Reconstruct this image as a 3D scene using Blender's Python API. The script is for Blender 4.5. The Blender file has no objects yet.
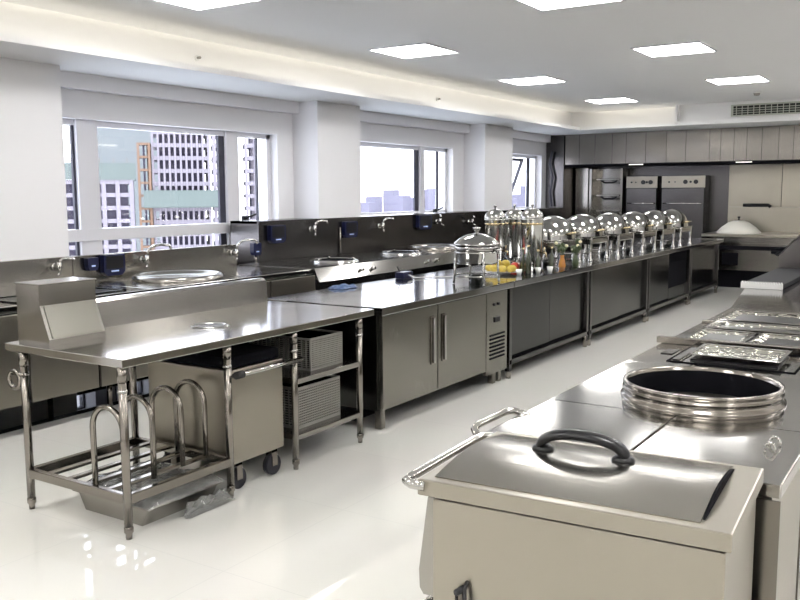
import bpy, bmesh, math, random
from mathutils import Vector, Matrix
random.seed(7)
SC = bpy.context.scene
COL = SC.collection
PI = math.pi

# ------------------------------------------------------------------ materials
def new_mat(name):
    m = bpy.data.materials.new(name); m.use_nodes = True
    nt = m.node_tree; b = nt.nodes['Principled BSDF']
    return m, nt, b

def plain(name, col, rough=.5, metal=0., spec=.5, coat=0., trans=0., ior=1.45, noise=0., nscale=8.):
    m, nt, b = new_mat(name)
    b.inputs['Base Color'].default_value = (*col, 1)
    b.inputs['Roughness'].default_value = rough
    b.inputs['Metallic'].default_value = metal
    b.inputs['Specular IOR Level'].default_value = spec
    b.inputs['Coat Weight'].default_value = coat
    b.inputs['Transmission Weight'].default_value = trans
    b.inputs['IOR'].default_value = ior
    if noise > 0:
        tc = nt.nodes.new('ShaderNodeTexCoord'); n = nt.nodes.new('ShaderNodeTexNoise')
        n.inputs['Scale'].default_value = nscale; n.inputs['Detail'].default_value = 4
        nt.links.new(tc.outputs['Object'], n.inputs['Vector'])
        mx = nt.nodes.new('ShaderNodeMix'); mx.data_type = 'RGBA'
        mx.inputs[6].default_value = (*[c*(1-noise) for c in col], 1)
        mx.inputs[7].default_value = (*[min(1, c*(1+noise)) for c in col], 1)
        nt.links.new(n.outputs['Fac'], mx.inputs[0]); nt.links.new(mx.outputs[2], b.inputs['Base Color'])
    return m

def steel(name, col=(.60, .585, .56), rough=.25, stretch=(1, 1, 60), var=.07, bump=.008, scale=6, warp=.0):
    """brushed stainless: streaked roughness, faint smudges, slight oil-canning of the sheet"""
    m, nt, b = new_mat(name)
    b.inputs['Metallic'].default_value = 1
    tc = nt.nodes.new('ShaderNodeTexCoord'); mp = nt.nodes.new('ShaderNodeMapping')
    mp.inputs['Scale'].default_value = stretch
    nt.links.new(tc.outputs['Object'], mp.inputs['Vector'])
    n = nt.nodes.new('ShaderNodeTexNoise'); n.inputs['Scale'].default_value = scale; n.inputs['Detail'].default_value = 3
    nt.links.new(mp.outputs['Vector'], n.inputs['Vector'])
    n2 = nt.nodes.new('ShaderNodeTexNoise'); n2.inputs['Scale'].default_value = 3.0; n2.inputs['Detail'].default_value = 5
    nt.links.new(tc.outputs['Object'], n2.inputs['Vector'])
    mr = nt.nodes.new('ShaderNodeMapRange'); mr.inputs['To Min'].default_value = max(.02, rough-var*.5); mr.inputs['To Max'].default_value = rough+var*.5
    ad = nt.nodes.new('ShaderNodeMath'); ad.operation = 'ADD'
    ml = nt.nodes.new('ShaderNodeMath'); ml.operation = 'MULTIPLY'; ml.inputs[1].default_value = .5
    nt.links.new(n.outputs['Fac'], ad.inputs[0]); nt.links.new(n2.outputs['Fac'], ad.inputs[1]); nt.links.new(ad.outputs[0], ml.inputs[0])
    nt.links.new(ml.outputs[0], mr.inputs['Value']); nt.links.new(mr.outputs[0], b.inputs['Roughness'])
    mx = nt.nodes.new('ShaderNodeMix'); mx.data_type = 'RGBA'
    mx.inputs[6].default_value = (*[c*.90 for c in col], 1); mx.inputs[7].default_value = (*[min(1, c*1.08) for c in col], 1)
    nt.links.new(n2.outputs['Fac'], mx.inputs[0]); nt.links.new(mx.outputs[2], b.inputs['Base Color'])
    bp = nt.nodes.new('ShaderNodeBump'); bp.inputs['Strength'].default_value = bump; bp.inputs['Distance'].default_value = .01
    nt.links.new(n.outputs['Fac'], bp.inputs['Height'])
    if warp:
        n3 = nt.nodes.new('ShaderNodeTexNoise'); n3.inputs['Scale'].default_value = 1.6; n3.inputs['Detail'].default_value = 1
        nt.links.new(tc.outputs['Object'], n3.inputs['Vector'])
        b2 = nt.nodes.new('ShaderNodeBump'); b2.inputs['Strength'].default_value = warp; b2.inputs['Distance'].default_value = .05
        nt.links.new(n3.outputs['Fac'], b2.inputs['Height']); nt.links.new(bp.outputs['Normal'], b2.inputs['Normal'])
        nt.links.new(b2.outputs['Normal'], b.inputs['Normal'])
    else:
        nt.links.new(bp.outputs['Normal'], b.inputs['Normal'])
    return m

def emis(name, col, s):
    m, nt, b = new_mat(name)
    b.inputs['Base Color'].default_value = (*col, 1)
    b.inputs['Emission Color'].default_value = (*col, 1); b.inputs['Emission Strength'].default_value = s
    return m

M = {}
M['steel'] = steel('brushed_steel', (.34, .325, .30), .20, (1, 1, 50), warp=.12)
M['steel_door'] = steel('cabinet_steel', (.28, .27, .24), .27, (160, 160, 1), var=.03, bump=.003, warp=.10)
M['steel_cart'] = steel('cart_steel', (.36, .335, .285), .32, (1, 1, 50), warp=.15)
M['steel_top'] = steel('worktop_steel', (.44, .43, .41), .12, (1, 40, 1), warp=.10)
M['steel_dark'] = steel('shaded_dark_steel', (.045, .047, .045), .20, (160, 160, 1), var=.03, bump=.003, warp=.10)  # stainless darkened in its colour for the dim far cabinets and recesses
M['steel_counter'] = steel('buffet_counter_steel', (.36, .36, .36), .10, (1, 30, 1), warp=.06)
M['steel_shadow'] = steel('shaded_steel', (.115, .11, .11), .26, (30, 1, 1), warp=.2)  # darker copy of the stainless, with the far end's shade in its colour
M['hood_steel'] = steel('hood_sheet_steel', (.23, .215, .195), .26, (40, 40, 1), warp=.5)
M['chrome'] = plain('polished_steel', (.50, .49, .47), .08, 1)
M['tube'] = plain('tube_steel', (.26, .24, .215), .17, 1)
M['dish'] = plain('chafer_steel', (.38, .375, .36), .09, 1)
M['barrel'] = plain('brushed_barrel_steel', (.42, .42, .40), .22, 1)
M['iron'] = plain('griddle_iron', (.025, .025, .028), .6, spec=.1)
M['shade'] = plain('dark_gloss_shade', (.02, .02, .024), .03, spec=.9)
M['brass'] = plain('gilded_trim', (.40, .33, .20), .2, 1)
M['steel_lid'] = steel('brushed_lid_steel', (.40, .385, .35), .20, (1, 50, 1), warp=.2)
M['black'] = plain('black_plastic', (.008, .008, .010), .28)
M['hole'] = plain('opening_shade_black', (.006, .006, .008), .8, spec=.05)  # near-black that stands in for shade in openings, gaps and under cabinets
M['rubber'] = plain('black_rubber', (.02, .02, .02), .6)
M['navy'] = plain('navy_controller', (.007, .010, .045), .3, coat=.1)
M['blue'] = plain('blue_plastic', (.05, .09, .20), .35)
M['paint'] = plain('white_wall_paint', (.90, .89, .905), .65, noise=.02, nscale=1.5)
M['ceil'] = plain('ceiling_paint', (.94, .93, .925), .7, noise=.015, nscale=1.0)
M['soffit'] = plain('soffit_paint', (.94, .93, .92), .6)
M['frame'] = plain('window_frame_white', (.78, .77, .80), .35)
M['frame_dark'] = plain('window_gasket_dark', (.04, .04, .06), .4)
M['white'] = plain('white_enamel', (.82, .82, .80), .3)
M['vent'] = plain('vent_grille_paint', (.55, .57, .50), .5)
M['ventdark'] = plain('vent_duct', (.03, .035, .03), .8)
M['yellow'] = plain('yellow_fruit_skin', (.48, .36, .06), .4, noise=.5, nscale=40)
M['red'] = plain('red_fruit_skin', (.50, .05, .03), .35)
M['orange'] = plain('orange_vase_glass', (.45, .18, .025), .15, coat=.6)
M['leaf'] = plain('plant_leaf', (.045, .065, .025), .45, noise=.3, nscale=20)
M['petal'] = plain('pale_petal', (.85, .78, .55), .5)
M['wine'] = plain('dark_bottle_glass', (.03, .035, .02), .08, coat=1)
M['china'] = plain('white_china', (.86, .86, .84), .15, coat=.5)
M['rice'] = plain('pale_bamboo_cover', (.86, .84, .76), .6)
M['plasticwrap'] = plain('crumpled_plastic_wrap', (.75, .76, .74), .12, trans=.75, ior=1.35)
M['basket'] = plain('light_grey_basket_plastic', (.30, .29, .265), .5)
M['caster'] = plain('caster_navy', (.012, .012, .018), .4)
M['glow'] = emis('ceiling_panel_diffuser', (1.0, .985, .97), 19.)
M['led'] = emis('warm_led_strip', (1.0, .955, .83), 2.7)
M['hoodlamp'] = emis('hood_lamp_lens', (1, .97, .9), .9)
M['lcd'] = emis('controller_display', (.45, .55, .8), .2)
# window glass: see-through with a clean reflection
def glass(name, tint=(.97, .98, .99), refl=.06):
    m = bpy.data.materials.new(name); m.use_nodes = True; nt = m.node_tree; nt.nodes.clear()
    o = nt.nodes.new('ShaderNodeOutputMaterial'); t = nt.nodes.new('ShaderNodeBsdfTransparent'); g = nt.nodes.new('ShaderNodeBsdfGlossy')
    t.inputs[0].default_value = (*tint, 1); g.inputs['Roughness'].default_value = .02
    mx = nt.nodes.new('ShaderNodeMixShader'); mx.inputs[0].default_value = refl
    nt.links.new(t.outputs[0], mx.inputs[1]); nt.links.new(g.outputs[0], mx.inputs[2]); nt.links.new(mx.outputs[0], o.inputs[0])
    return m
M['glass'] = glass('window_glass')

def sparkle():
    m, nt, b = new_mat('food_pan_steel'); b.inputs['Metallic'].default_value = 1
    b.inputs['Base Color'].default_value = (.62, .61, .55, 1); b.inputs['Roughness'].default_value = .12
    tc = nt.nodes.new('ShaderNodeTexCoord'); v = nt.nodes.new('ShaderNodeTexNoise'); v.inputs['Scale'].default_value = 24; v.inputs['Detail'].default_value = 2
    nt.links.new(tc.outputs['Object'], v.inputs['Vector'])
    bp = nt.nodes.new('ShaderNodeBump'); bp.inputs['Strength'].default_value = .8; bp.inputs['Distance'].default_value = .02
    nt.links.new(v.outputs['Fac'], bp.inputs['Height']); nt.links.new(bp.outputs['Normal'], b.inputs['Normal'])
    return m
M['pan'] = sparkle()

def floor_mat():
    m, nt, b = new_mat('glossy_cream_floor_tile')
    tc = nt.nodes.new('ShaderNodeTexCoord')
    br = nt.nodes.new('ShaderNodeTexBrick'); br.offset = 0; br.inputs['Scale'].default_value = 1
    br.inputs['Brick Width'].default_value = .8; br.inputs['Row Height'].default_value = .8
    br.inputs['Mortar Size'].default_value = .0022; br.inputs['Mortar Smooth'].default_value = .2
    br.inputs['Color1'].default_value = (.79, .78, .735, 1); br.inputs['Color2'].default_value = (.80, .79, .745, 1)
    br.inputs['Mortar'].default_value = (.72, .715, .68, 1)
    nt.links.new(tc.outputs['Object'], br.inputs['Vector'])
    n = nt.nodes.new('ShaderNodeTexNoise'); n.inputs['Scale'].default_value = 1.3; n.inputs['Detail'].default_value = 6
    nt.links.new(tc.outputs['Object'], n.inputs['Vector'])
    mx = nt.nodes.new('ShaderNodeMix'); mx.data_type = 'RGBA'; mx.blend_type = 'MULTIPLY'; mx.inputs[0].default_value = .05
    nt.links.new(br.outputs['Color'], mx.inputs[6]); nt.links.new(n.outputs['Color'], mx.inputs[7])
    nt.links.new(mx.outputs[2], b.inputs['Base Color'])
    b.inputs['Roughness'].default_value = .025; b.inputs['Specular IOR Level'].default_value = .85
    n2 = nt.nodes.new('ShaderNodeTexNoise'); n2.inputs['Scale'].default_value = 1.1
    nt.links.new(tc.outputs['Object'], n2.inputs['Vector'])
    bp = nt.nodes.new('ShaderNodeBump'); bp.inputs['Strength'].default_value = .015; bp.inputs['Distance'].default_value = .02
    nt.links.new(n2.outputs['Fac'], bp.inputs['Height']); nt.links.new(bp.outputs['Normal'], b.inputs['Normal'])
    return m
M['floor'] = floor_mat()

# ------------------------------------------------------------------ mesh builder (world coordinates)
class MB:
    def __init__(s): s.bm = bmesh.new()
    def box(s, x0, x1, y0, y1, z0, z1, bev=0, smooth=False):
        x0, x1 = sorted((x0, x1)); y0, y1 = sorted((y0, y1)); z0, z1 = sorted((z0, z1))
        r = bmesh.ops.create_cube(s.bm, size=1)
        vs = r['verts']
        for v in vs:
            v.co = Vector(((x0+x1)/2+v.co.x*(x1-x0), (y0+y1)/2+v.co.y*(y1-y0), (z0+z1)/2+v.co.z*(z1-z0)))
        if bev > 0:
            es = list({e for v in vs for e in v.link_edges})
            bmesh.ops.bevel(s.bm, geom=es, offset=min(bev, .45*min(x1-x0, y1-y0, z1-z0)), segments=2, profile=.6, affect='EDGES')
        return s
    def tube(s, pts, r, seg=12, caps=True, r2=None, closed=False, flat=None):
        """round tube swept along pts with parallel frames"""
        P = [Vector(p) for p in pts]; n = len(P)
        T = []
        for i in range(n):
            if closed: d = P[(i+1) % n]-P[i-1]
            else: d = P[min(i+1, n-1)]-P[max(i-1, 0)]
            T.append(d.normalized())
        up = Vector((0, 0, 1)) if abs(T[0].z) < .9 else Vector((1, 0, 0))
        u = T[0].cross(up).normalized(); rings = []
        for i in range(n):
            u = (u-T[i]*u.dot(T[i])).normalized(); w = T[i].cross(u)
            rr = r if r2 is None else r+(r2-r)*i/(n-1)
            a = (1, 1) if flat is None else flat
            rings.append([s.bm.verts.new(P[i]+u*math.cos(2*PI*k/seg)*rr*a[0]+w*math.sin(2*PI*k/seg)*rr*a[1]) for k in range(seg)])
        m = n if closed else n-1
        for i in range(m):
            A, B = rings[i], rings[(i+1) % n]
            for k in range(seg):
                f = s.bm.faces.new((A[k], A[(k+1) % seg], B[(k+1) % seg], B[k])); f.smooth = True
        if caps and not closed:
            s.bm.faces.new(rings[0][::-1]); s.bm.faces.new(rings[-1])
        return s
    def cyl(s, a, b, r, seg=16, r2=None): return s.tube([a, b], r, seg, True, r2)
    def lathe(s, prof, c, seg=32, closed_bottom=False, sx=1., sy=1.):
        """prof = [(r,z)...]; c = centre"""
        rings = []
        for r, z in prof:
            if r < 1e-5: rings.append([s.bm.verts.new((c[0], c[1], c[2]+z))])
            else: rings.append([s.bm.verts.new((c[0]+r*sx*math.cos(2*PI*k/seg), c[1]+r*sy*math.sin(2*PI*k/seg), c[2]+z)) for k in range(seg)])
        for A, B in zip(rings, rings[1:]):
            for k in range(seg):
                k2 = (k+1) % seg
                if len(A) == 1 and len(B) == 1: continue
                if len(A) == 1: f = s.bm.faces.new((A[0], B[k2], B[k]))
                elif len(B) == 1: f = s.bm.faces.new((A[k], A[k2], B[0]))
                else: f = s.bm.faces.new((A[k], A[k2], B[k2], B[k]))
                f.smooth = True
        return s
    def prism(s, poly, axis, a, b, smooth=False):
        """poly of 2D points swept along an axis: x -> (y,z), y -> (x,z), z -> (x,y)"""
        def mk(p, t):
            return {'x': (t, p[0], p[1]), 'y': (p[0], t, p[1]), 'z': (p[0], p[1], t)}[axis]
        A = [s.bm.verts.new(mk(p, a)) for p in poly]; B = [s.bm.verts.new(mk(p, b)) for p in poly]
        n = len(poly)
        s.bm.faces.new(A[::-1]); s.bm.faces.new(B)
        for i in range(n):
            f = s.bm.faces.new((A[i], A[(i+1) % n], B[(i+1) % n], B[i])); f.smooth = smooth
        return s
    def ball(s, c, r, sx=1, sy=1, sz=1, seg=16):
        res = bmesh.ops.create_uvsphere(s.bm, u_segments=seg, v_segments=max(6, seg//2), radius=r)
        for v in res['verts']: v.co = Vector((c[0]+v.co.x*sx, c[1]+v.co.y*sy, c[2]+v.co.z*sz))
        for f in {f for v in res['verts'] for f in v.link_faces}: f.smooth = True
        return s

def put(name, mb, mat, parent=None):
    bmesh.ops.recalc_face_normals(mb.bm, faces=mb.bm.faces[:])
    me = bpy.data.meshes.new(name); 
    if parent is not None:
        off = parent.get('_o', None); 
        mw = ROOT[parent.name]
        mb.bm.transform(mw.inverted())
    mb.bm.to_mesh(me); mb.bm.free()
    o = bpy.data.objects.new(name, me); COL.objects.link(o)
    me.materials.append(M[mat] if isinstance(mat, str) else mat)
    if parent is not None:
        o.parent = parent; ROOT[o.name] = ROOT[parent.name]
    else: ROOT[o.name] = Matrix.Identity(4)
    return o
ROOT = {}
def thing(name, label, cat, loc=(0, 0, 0), group=None, rot=0):
    o = bpy.data.objects.new(name, None); COL.objects.link(o); o.empty_display_size = .1
    o.location = loc; o.rotation_euler = (0, 0, rot)
    o['label'] = label; o['category'] = cat
    if group: o['group'] = group
    ROOT[o.name] = Matrix.Translation(loc) @ Matrix.Rotation(rot, 4, 'Z')
    return o
def centre_origin(o):
    me = o.data; xs = [v.co for v in me.vertices]
    c = Vector((sum(v.x for v in xs)/len(xs), sum(v.y for v in xs)/len(xs), min(v.z for v in xs)))
    me.transform(Matrix.Translation(-c)); o.location = c
def single(name, mb, mat, label, cat, group=None, kind=None):
    o = put(name, mb, mat); centre_origin(o)
    o['label'] = label; o['category'] = cat
    if group: o['group'] = group
    if kind: o['kind'] = kind
    ROOT[o.name] = Matrix.Translation(o.location)
    return o
def struct(name, mb=None, mat=None, parent=None):
    if mb is None:
        o = bpy.data.objects.new(name, None); COL.objects.link(o); ROOT[o.name] = Matrix.Identity(4)
    else: o = put(name, mb, mat, parent)
    if parent is None: o['kind'] = 'structure'
    return o
def kids(o): return [c for c in bpy.data.objects if c.parent == o]
def dup(o, loc, label=None, rot=None, parent=None):
    c = o.copy(); COL.objects.link(c)
    if parent is not None: c.parent = parent
    else:
        c.location = loc
        if rot is not None: c.rotation_euler = (0, 0, rot)
        if label: c['label'] = label
    for k in kids(o): dup(k, None, parent=c)
    return c
def arc(c, r, a0, a1, n, plane='xz', e=1.):
    out = []
    for i in range(n+1):
        a = a0+(a1-a0)*i/n; u, v = r*math.cos(a), r*math.sin(a)*e
        out.append({'xz': (c[0]+u, c[1], c[2]+v), 'yz': (c[0], c[1]+u, c[2]+v), 'xy': (c[0]+u, c[1]+v, c[2])}[plane])
    return out

# ------------------------------------------------------------------ room shell
XR, YF, YB = 3.6, -3.2, 15.2
XP, XW = -5.9, -6.25          # pier faces and window plane
ZS, ZC = 2.485, 2.8
struct('floor', MB().box(XW-.35, XR, YF, YB+.1, -.1, 0), 'floor')
# ceiling: centre tray + lowered border
c = MB(); c.box(-5.55, XR, YF, 13.93, ZC, ZC+.04); c.box(XW-.35, XR, YF, YB+.1, 2.93, 3.0)
struct('ceiling', c, 'ceil')
s = MB(); s.box(XW-.35, -5.30, YF, YB+.1, ZS, ZS+.02); s.box(-5.30, XR, 13.53, YB+.1, ZS, ZS+.02)
s.box(-5.30, -5.27, YF, 13.53, ZS, ZS+.045); s.box(-5.27, -3.72, 13.5, 13.53, ZS, ZS+.045)
s.box(-5.70, -5.63, YF, 14.03, ZS+.02, 2.93); s.box(-5.63, XR, 14.0, 14.07, ZS+.02, 2.93)
s.box(-3.72, XR, 13.62, 13.72, ZS+.02, ZC); s.box(-3.72, XR, 13.5, 13.53, ZS, ZS+.06); s.box(-3.72, XR, 13.53, 13.62, ZS+.02, ZS+.06); s.box(-3.76, -3.72, 13.5, 14.0, ZS+.02, ZC)
struct('trim_1', s, 'soffit')
# left wall with three window bays, low glazing behind the cabinets
W = [(4.30, 7.25, .88), (8.45, 11.1, 1.19), (12.6, 14.25, 1.19)]
ZT = 2.13
w = MB()
def seg(y0, y1, x0=XW, x1=None, z0=0, z1=ZS): w.box(x0-.3 if x1 is None else x0, x0 if x1 is None else x1, y0, y1, z0, z1)
seg(YF, 4.30); seg(7.25, 8.45); seg(11.1, 12.6); seg(14.25, YB+.1)
for y0, y1, zb in W:
    seg(y0, y1, z0=ZT, z1=ZS)
    if zb > 1.1: seg(y0, y1, z0=0, z1=zb)
# bay 1 lower wall with low openings
lows = [(4.52, 4.78), (4.99, 5.12), (5.17, 5.42)]
seg(4.30, 7.25, z0=.38, z1=.88); seg(4.30, 7.25, z0=0, z1=.21)
yy = 4.30
for a, b in lows: seg(yy, a, z0=.21, z1=.38); yy = b
seg(yy, 7.25, z0=.21, z1=.38)
# piers
w.box(XW, XP, YF, 4.33, 0, ZS); w.box(XW, XP, 7.51, 8.30, 0, ZS); w.box(XW, XP, 11.42, 12.35, 0, ZS)
# lowered lintel bands above the windows inside the bays
for a, b in ((4.33, 7.51), (8.30, 11.42), (12.35, 14.4)): w.box(XW, XW+.10, a, b, 2.36, ZS)
struct('wall_left', w, 'paint')
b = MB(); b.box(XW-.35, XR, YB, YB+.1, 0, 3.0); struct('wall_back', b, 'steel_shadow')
b = MB(); b.box(XR, XR+.1, YF, YB+.1, 0, 3.0); struct('wall_right', b, 'paint')
b = MB(); b.box(XW-.35, XR+.1, YF-.1, YF, 0, 3.0); struct('wall_front', b, 'paint')

# windows
def window(n, y0, y1, zb, mulls, transom=None):
    root = struct('window_%d' % n)
    f = MB(); x0, x1 = XW-.16, XW-.10
    f.box(x0, x1, y0, y0+.06, zb, ZT); f.box(x0, x1, y1-.06, y1, zb, ZT); f.box(x0, x1, y0, y1, zb, zb+.06); f.box(x0, x1, y0, y1, ZT-.05, ZT)
    struct('window_frame', f, 'frame', root)
    for a, b_, mat in mulls:
        struct('mullion', MB().box(x0, x1+.03, a, b_, zb, ZT) if mat == 'frame' else MB().box(x0+.03, x1-.005, a, b_, zb, ZT), mat, root)
    if transom: struct('transom', MB().box(x0, x1+.04, y0, y1, transom[0], transom[1], .004), 'frame', root)
    struct('window_pane', MB().box(XW-.14, XW-.13, y0+.03, y1-.03, zb+.03, ZT-.02), 'glass', root)
    return root
w1 = window(1, 4.30, 7.25, .88, [(4.745, 4.77, 'frame_dark'), (4.77, 4.98, 'frame'), (6.47, 6.55, 'frame_dark'), (6.55, 6.72, 'frame'), (7.03, 7.05, 'frame_dark')], (1.10, 1.205))
w2 = window(2, 8.45, 11.1, 1.19, [(10.22, 10.32, 'frame_dark'), (10.32, 10.42, 'frame'), (10.82, 10.86, 'frame_dark')])
w3 = window(3, 12.6, 14.25, 1.19, [(13.9, 13.98, 'frame_dark')])
for r, y, z in ((w1, 6.80, 1.24), (w2, 10.72, 1.24)):
    h = MB(); h.tube([(XW-.07, y, z), (XW-.02, y, z+.02), (XW-.01, y+.1, z+.045)], .012, 8); h.box(XW-.09, XW-.06, y-.04, y+.04, z-.03, z+.03)
    struct('window_handle', h, 'black', r)
# open top-hung sash of the far window, tilted outwards
sash = MB(); c0 = Vector((XW-.16, 0, ZT-.06)); L = .86; ang = math.radians(20)
def sashbar(ya, yb, t0, t1):
    pts = []
    for t in (t0, t1):
        for dx in (0, -.04):
            pts.append((c0.x-math.sin(ang)*t+dx, c0.z-math.cos(ang)*t))
    sash.prism([pts[0], pts[1], pts[3], pts[2]], 'y', ya, yb)
sashbar(12.75, 12.81, 0, L); sashbar(13.82, 13.88, 0, L); sashbar(12.75, 13.88, 0, .05); sashbar(12.75, 13.88, L-.06, L)
struct('window_sash', sash, 'blue' if False else 'frame_dark', w3)
for i, (a, b_) in enumerate(lows):
    r = struct('window_%d' % (4+i)); f = MB()
    f.box(XW-.2, XW-.15, a, a+.02, .21, .38); f.box(XW-.2, XW-.15, b_-.02, b_, .21, .38); f.box(XW-.2, XW-.15, a, b_, .21, .225); f.box(XW-.2, XW-.15, a, b_, .365, .38)
    struct('window_frame', f, 'frame_dark', r); struct('window_pane', MB().box(XW-.18, XW-.17, a+.02, b_-.02, .225, .365), 'glass', r)

# LED strips hidden in the cove (real fixtures behind the lip and above the tray edge)
for i, (args, lab) in enumerate([((-5.44, -5.41, YF+.3, 13.4, ZS+.021, ZS+.035), 'warm LED strip in the cove trough along the window wall'),
        ((-5.545, -5.535, YF+.3, 13.8, ZC+.045, ZC+.06), 'warm LED strip above the ceiling edge along the window wall'),
        ((-5.2, -3.85, 13.68, 13.71, ZS+.021, ZS+.035), 'warm LED strip in the cove trough at the far end'),
        ((-5.3, XR-.3, 13.91, 13.925, ZC+.045, ZC+.06), 'warm LED strip above the ceiling edge at the far end')]):
    single('light_strip', MB().box(*args), 'led', lab, 'light strip')

for lab, args in (('unseen fill strip added on the right side wall below the ceiling', (XR-.06, XR-.03, YF+.3, 13.4, ZS+.1, ZS+.13)), ('unseen fill strip added on the wall behind the viewer', (-5, XR-.4, YF+.03, YF+.06, ZS+.1, ZS+.13))):
    single('light_strip', MB().box(*args), 'led', lab, 'light strip')  # out-of-view strips added to brighten the ceiling
# ceiling light panels
def light_panel():
    t = thing('ceiling_light', '', 'ceiling light', (0, 0, ZC), 'square ceiling light panels')
    f = MB(); a, b_ = .31, .292
    f.box(-a, a, -a, -b_, ZC-.012, ZC); f.box(-a, a, b_, a, ZC-.012, ZC); f.box(-a, -b_, -b_, b_, ZC-.012, ZC); f.box(b_, a, -b_, b_, ZC-.012, ZC)
    put('frame', f, 'frame', t)
    put('diffuser', MB().box(-b_, b_, -b_, b_, ZC-.008, ZC-.002), 'glow', t)
    return t
lp = light_panel()
spots = [(-4.34, 4.27, 'square light panel cut by the top edge above the left windows'),
         (-4.34, 6.98, 'large square light panel above the middle of the window wall'),
         (-4.34, 9.60, 'square light panel between the nearest whole panel and the farthest on the left'),
         (-4.34, 12.33, 'small far square light panel nearest the ceiling corner'),
         (-2.33, 5.66, 'square light panel cut by the top edge at the centre of the ceiling'),
         (-2.33, 8.28, 'largest whole square light panel on the right of the ceiling'),
         (-2.33, 10.96, 'square light panel beside the ceiling sensor near the air vent')]
spots += [(x, y, 'square light panel outside the picture') for x, y in [(-.32, 4.3), (-.32, 7.0), (-.32, 9.6), (-.32, 12.3), (1.7, 5.66), (1.7, 8.28), (1.7, 1.5), (-4.34, 1.6), (-2.33, .5), (-.32, 1.6), (-4.34, -1.0), (-1.3, -1.4), (1.7, -1.2)]]  # unseen panels that carry the grid on, added to light the room
for i, (x, y, lab) in enumerate(spots):
    if i == 0: lp.location = (x, y, ZC); lp['label'] = lab
    else: dup(lp, (x, y, ZC), lab)
# fittings on the ceiling
t = thing('smoke_detector', 'small round brown sensor on the ceiling before the air vent', 'smoke detector', (-2.4, 12.45, ZC-.05))
put('base', MB().lathe([(0, .05), (.06, .05), (.06, .035), (0, .035)], (-2.4, 12.45, ZC-.05)), 'white', t)
put('sensor_head', MB().lathe([(.0, .035), (.045, .035), (.035, .005), (0, 0)], (-2.4, 12.45, ZC-.05)), 'basket', t)
for (y, lab) in ((5.5, 'small sprinkler head on the bright cove face above the left windows'), (9.58, 'small sprinkler head on the bright cove face above the middle window')):
    t = thing('sprinkler_head', lab, 'sprinkler', (-5.61, y, 2.66), 'sprinklers on the cove face')
    put('flange', MB().tube([(-5.63, y, 2.66), (-5.615, y, 2.66)], .024, 16), 'white', t)
    put('nozzle', MB().tube([(-5.615, y, 2.66), (-5.58, y, 2.66)], .010, 10), 'tube', t)
t = thing('air_vent', 'long slatted air conditioning grille high on the far right bulkhead', 'air vent', (-2.0, 13.61, 2.59))
put('backing', MB().box(-2.94, -1.0, 13.612, 13.619, 2.60, 2.74), 'ventdark', t)
f = MB(); f.box(-2.97, -.97, 13.59, 13.62, 2.585, 2.605); f.box(-2.97, -.97, 13.59, 13.62, 2.735, 2.755); f.box(-2.97, -2.94, 13.59, 13.62, 2.605, 2.735); f.box(-1.0, -.97, 13.59, 13.62, 2.605, 2.735)
put('frame', f, 'vent', t)
for k in range(3): put('slat', MB().box(-2.94, -1.0, 13.595, 13.611, 2.63+k*.032, 2.637+k*.032), 'vent', t)
for k in range(24): put('fin', MB().box(-2.9+k*.08, -2.892+k*.08, 13.6, 13.612, 2.605, 2.735), 'vent', t)

# ------------------------------------------------------------------ stainless cladding and splashbacks on the window wall
s = MB(); s.box(XP-.02, XP+.03, 6.50, 14.6, .80, 1.225); s.box(XW, XP-.02, 6.50, 6.54, 0.80, 1.225)
s.box(XW, XP+.01, 6.50, 14.6, 1.20, 1.225)
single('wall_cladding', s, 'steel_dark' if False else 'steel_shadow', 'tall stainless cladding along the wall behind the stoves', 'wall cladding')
XF = -4.93
def hw(y): return y

def wall_cabinet(y0, y1, label, doors, legs=True):
    t = thing('stainless_cabinet', label, 'kitchen cabinet', (-5.4, (y0+y1)/2, 0), 'stainless cabinets under the windows')
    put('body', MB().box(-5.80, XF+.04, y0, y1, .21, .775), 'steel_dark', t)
    tp = MB(); tp.box(-5.83, XF, y0, y1, .775, .815, .004)
    put('countertop', tp, 'steel_top', t)
    put('splashback', MB().box(-5.87, -5.83, y0, y1, .775, 1.02, .003), 'steel', t)
    n = doors; wd = (y1-y0)/n
    for k in range(n):
        d = put('door', MB().box(XF+.04, XF+.058, y0+k*wd+.010, y0+(k+1)*wd-.010, .195, .765, .003), 'steel_cart', t)
    for x in (-5.7, XF-.08):
        for y in (y0+.35, y1-.35):
            put('leg', MB().cyl((x, y, .0045), (x, y, .21), .02, 10), 'tube', t)
    return t
ca = wall_cabinet(1.0, 2.70, 'stainless wall cabinet cut off by the left edge of the picture', 3)
cb = wall_cabinet(2.71, 4.30, 'stainless sink cabinet behind the sloped box on the left', 3)
cc = wall_cabinet(4.31, 6.14, 'stainless cabinet with the big round cauldron rim', 3)
# sink basin in cb (dark recessed)
put('sink_basin', MB().box(-5.35, -5.03, 3.3, 4.1, .8155, .818).box(-5.38, -5.0, 3.27, 3.3, .8155, .824).box(-5.38, -5.0, 4.1, 4.13, .8155, .824).box(-5.38, -5.35, 3.27, 4.13, .8155, .824).box(-5.03, -5.0, 3.27, 4.13, .8155, .824), 'steel_dark', cb)
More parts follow.
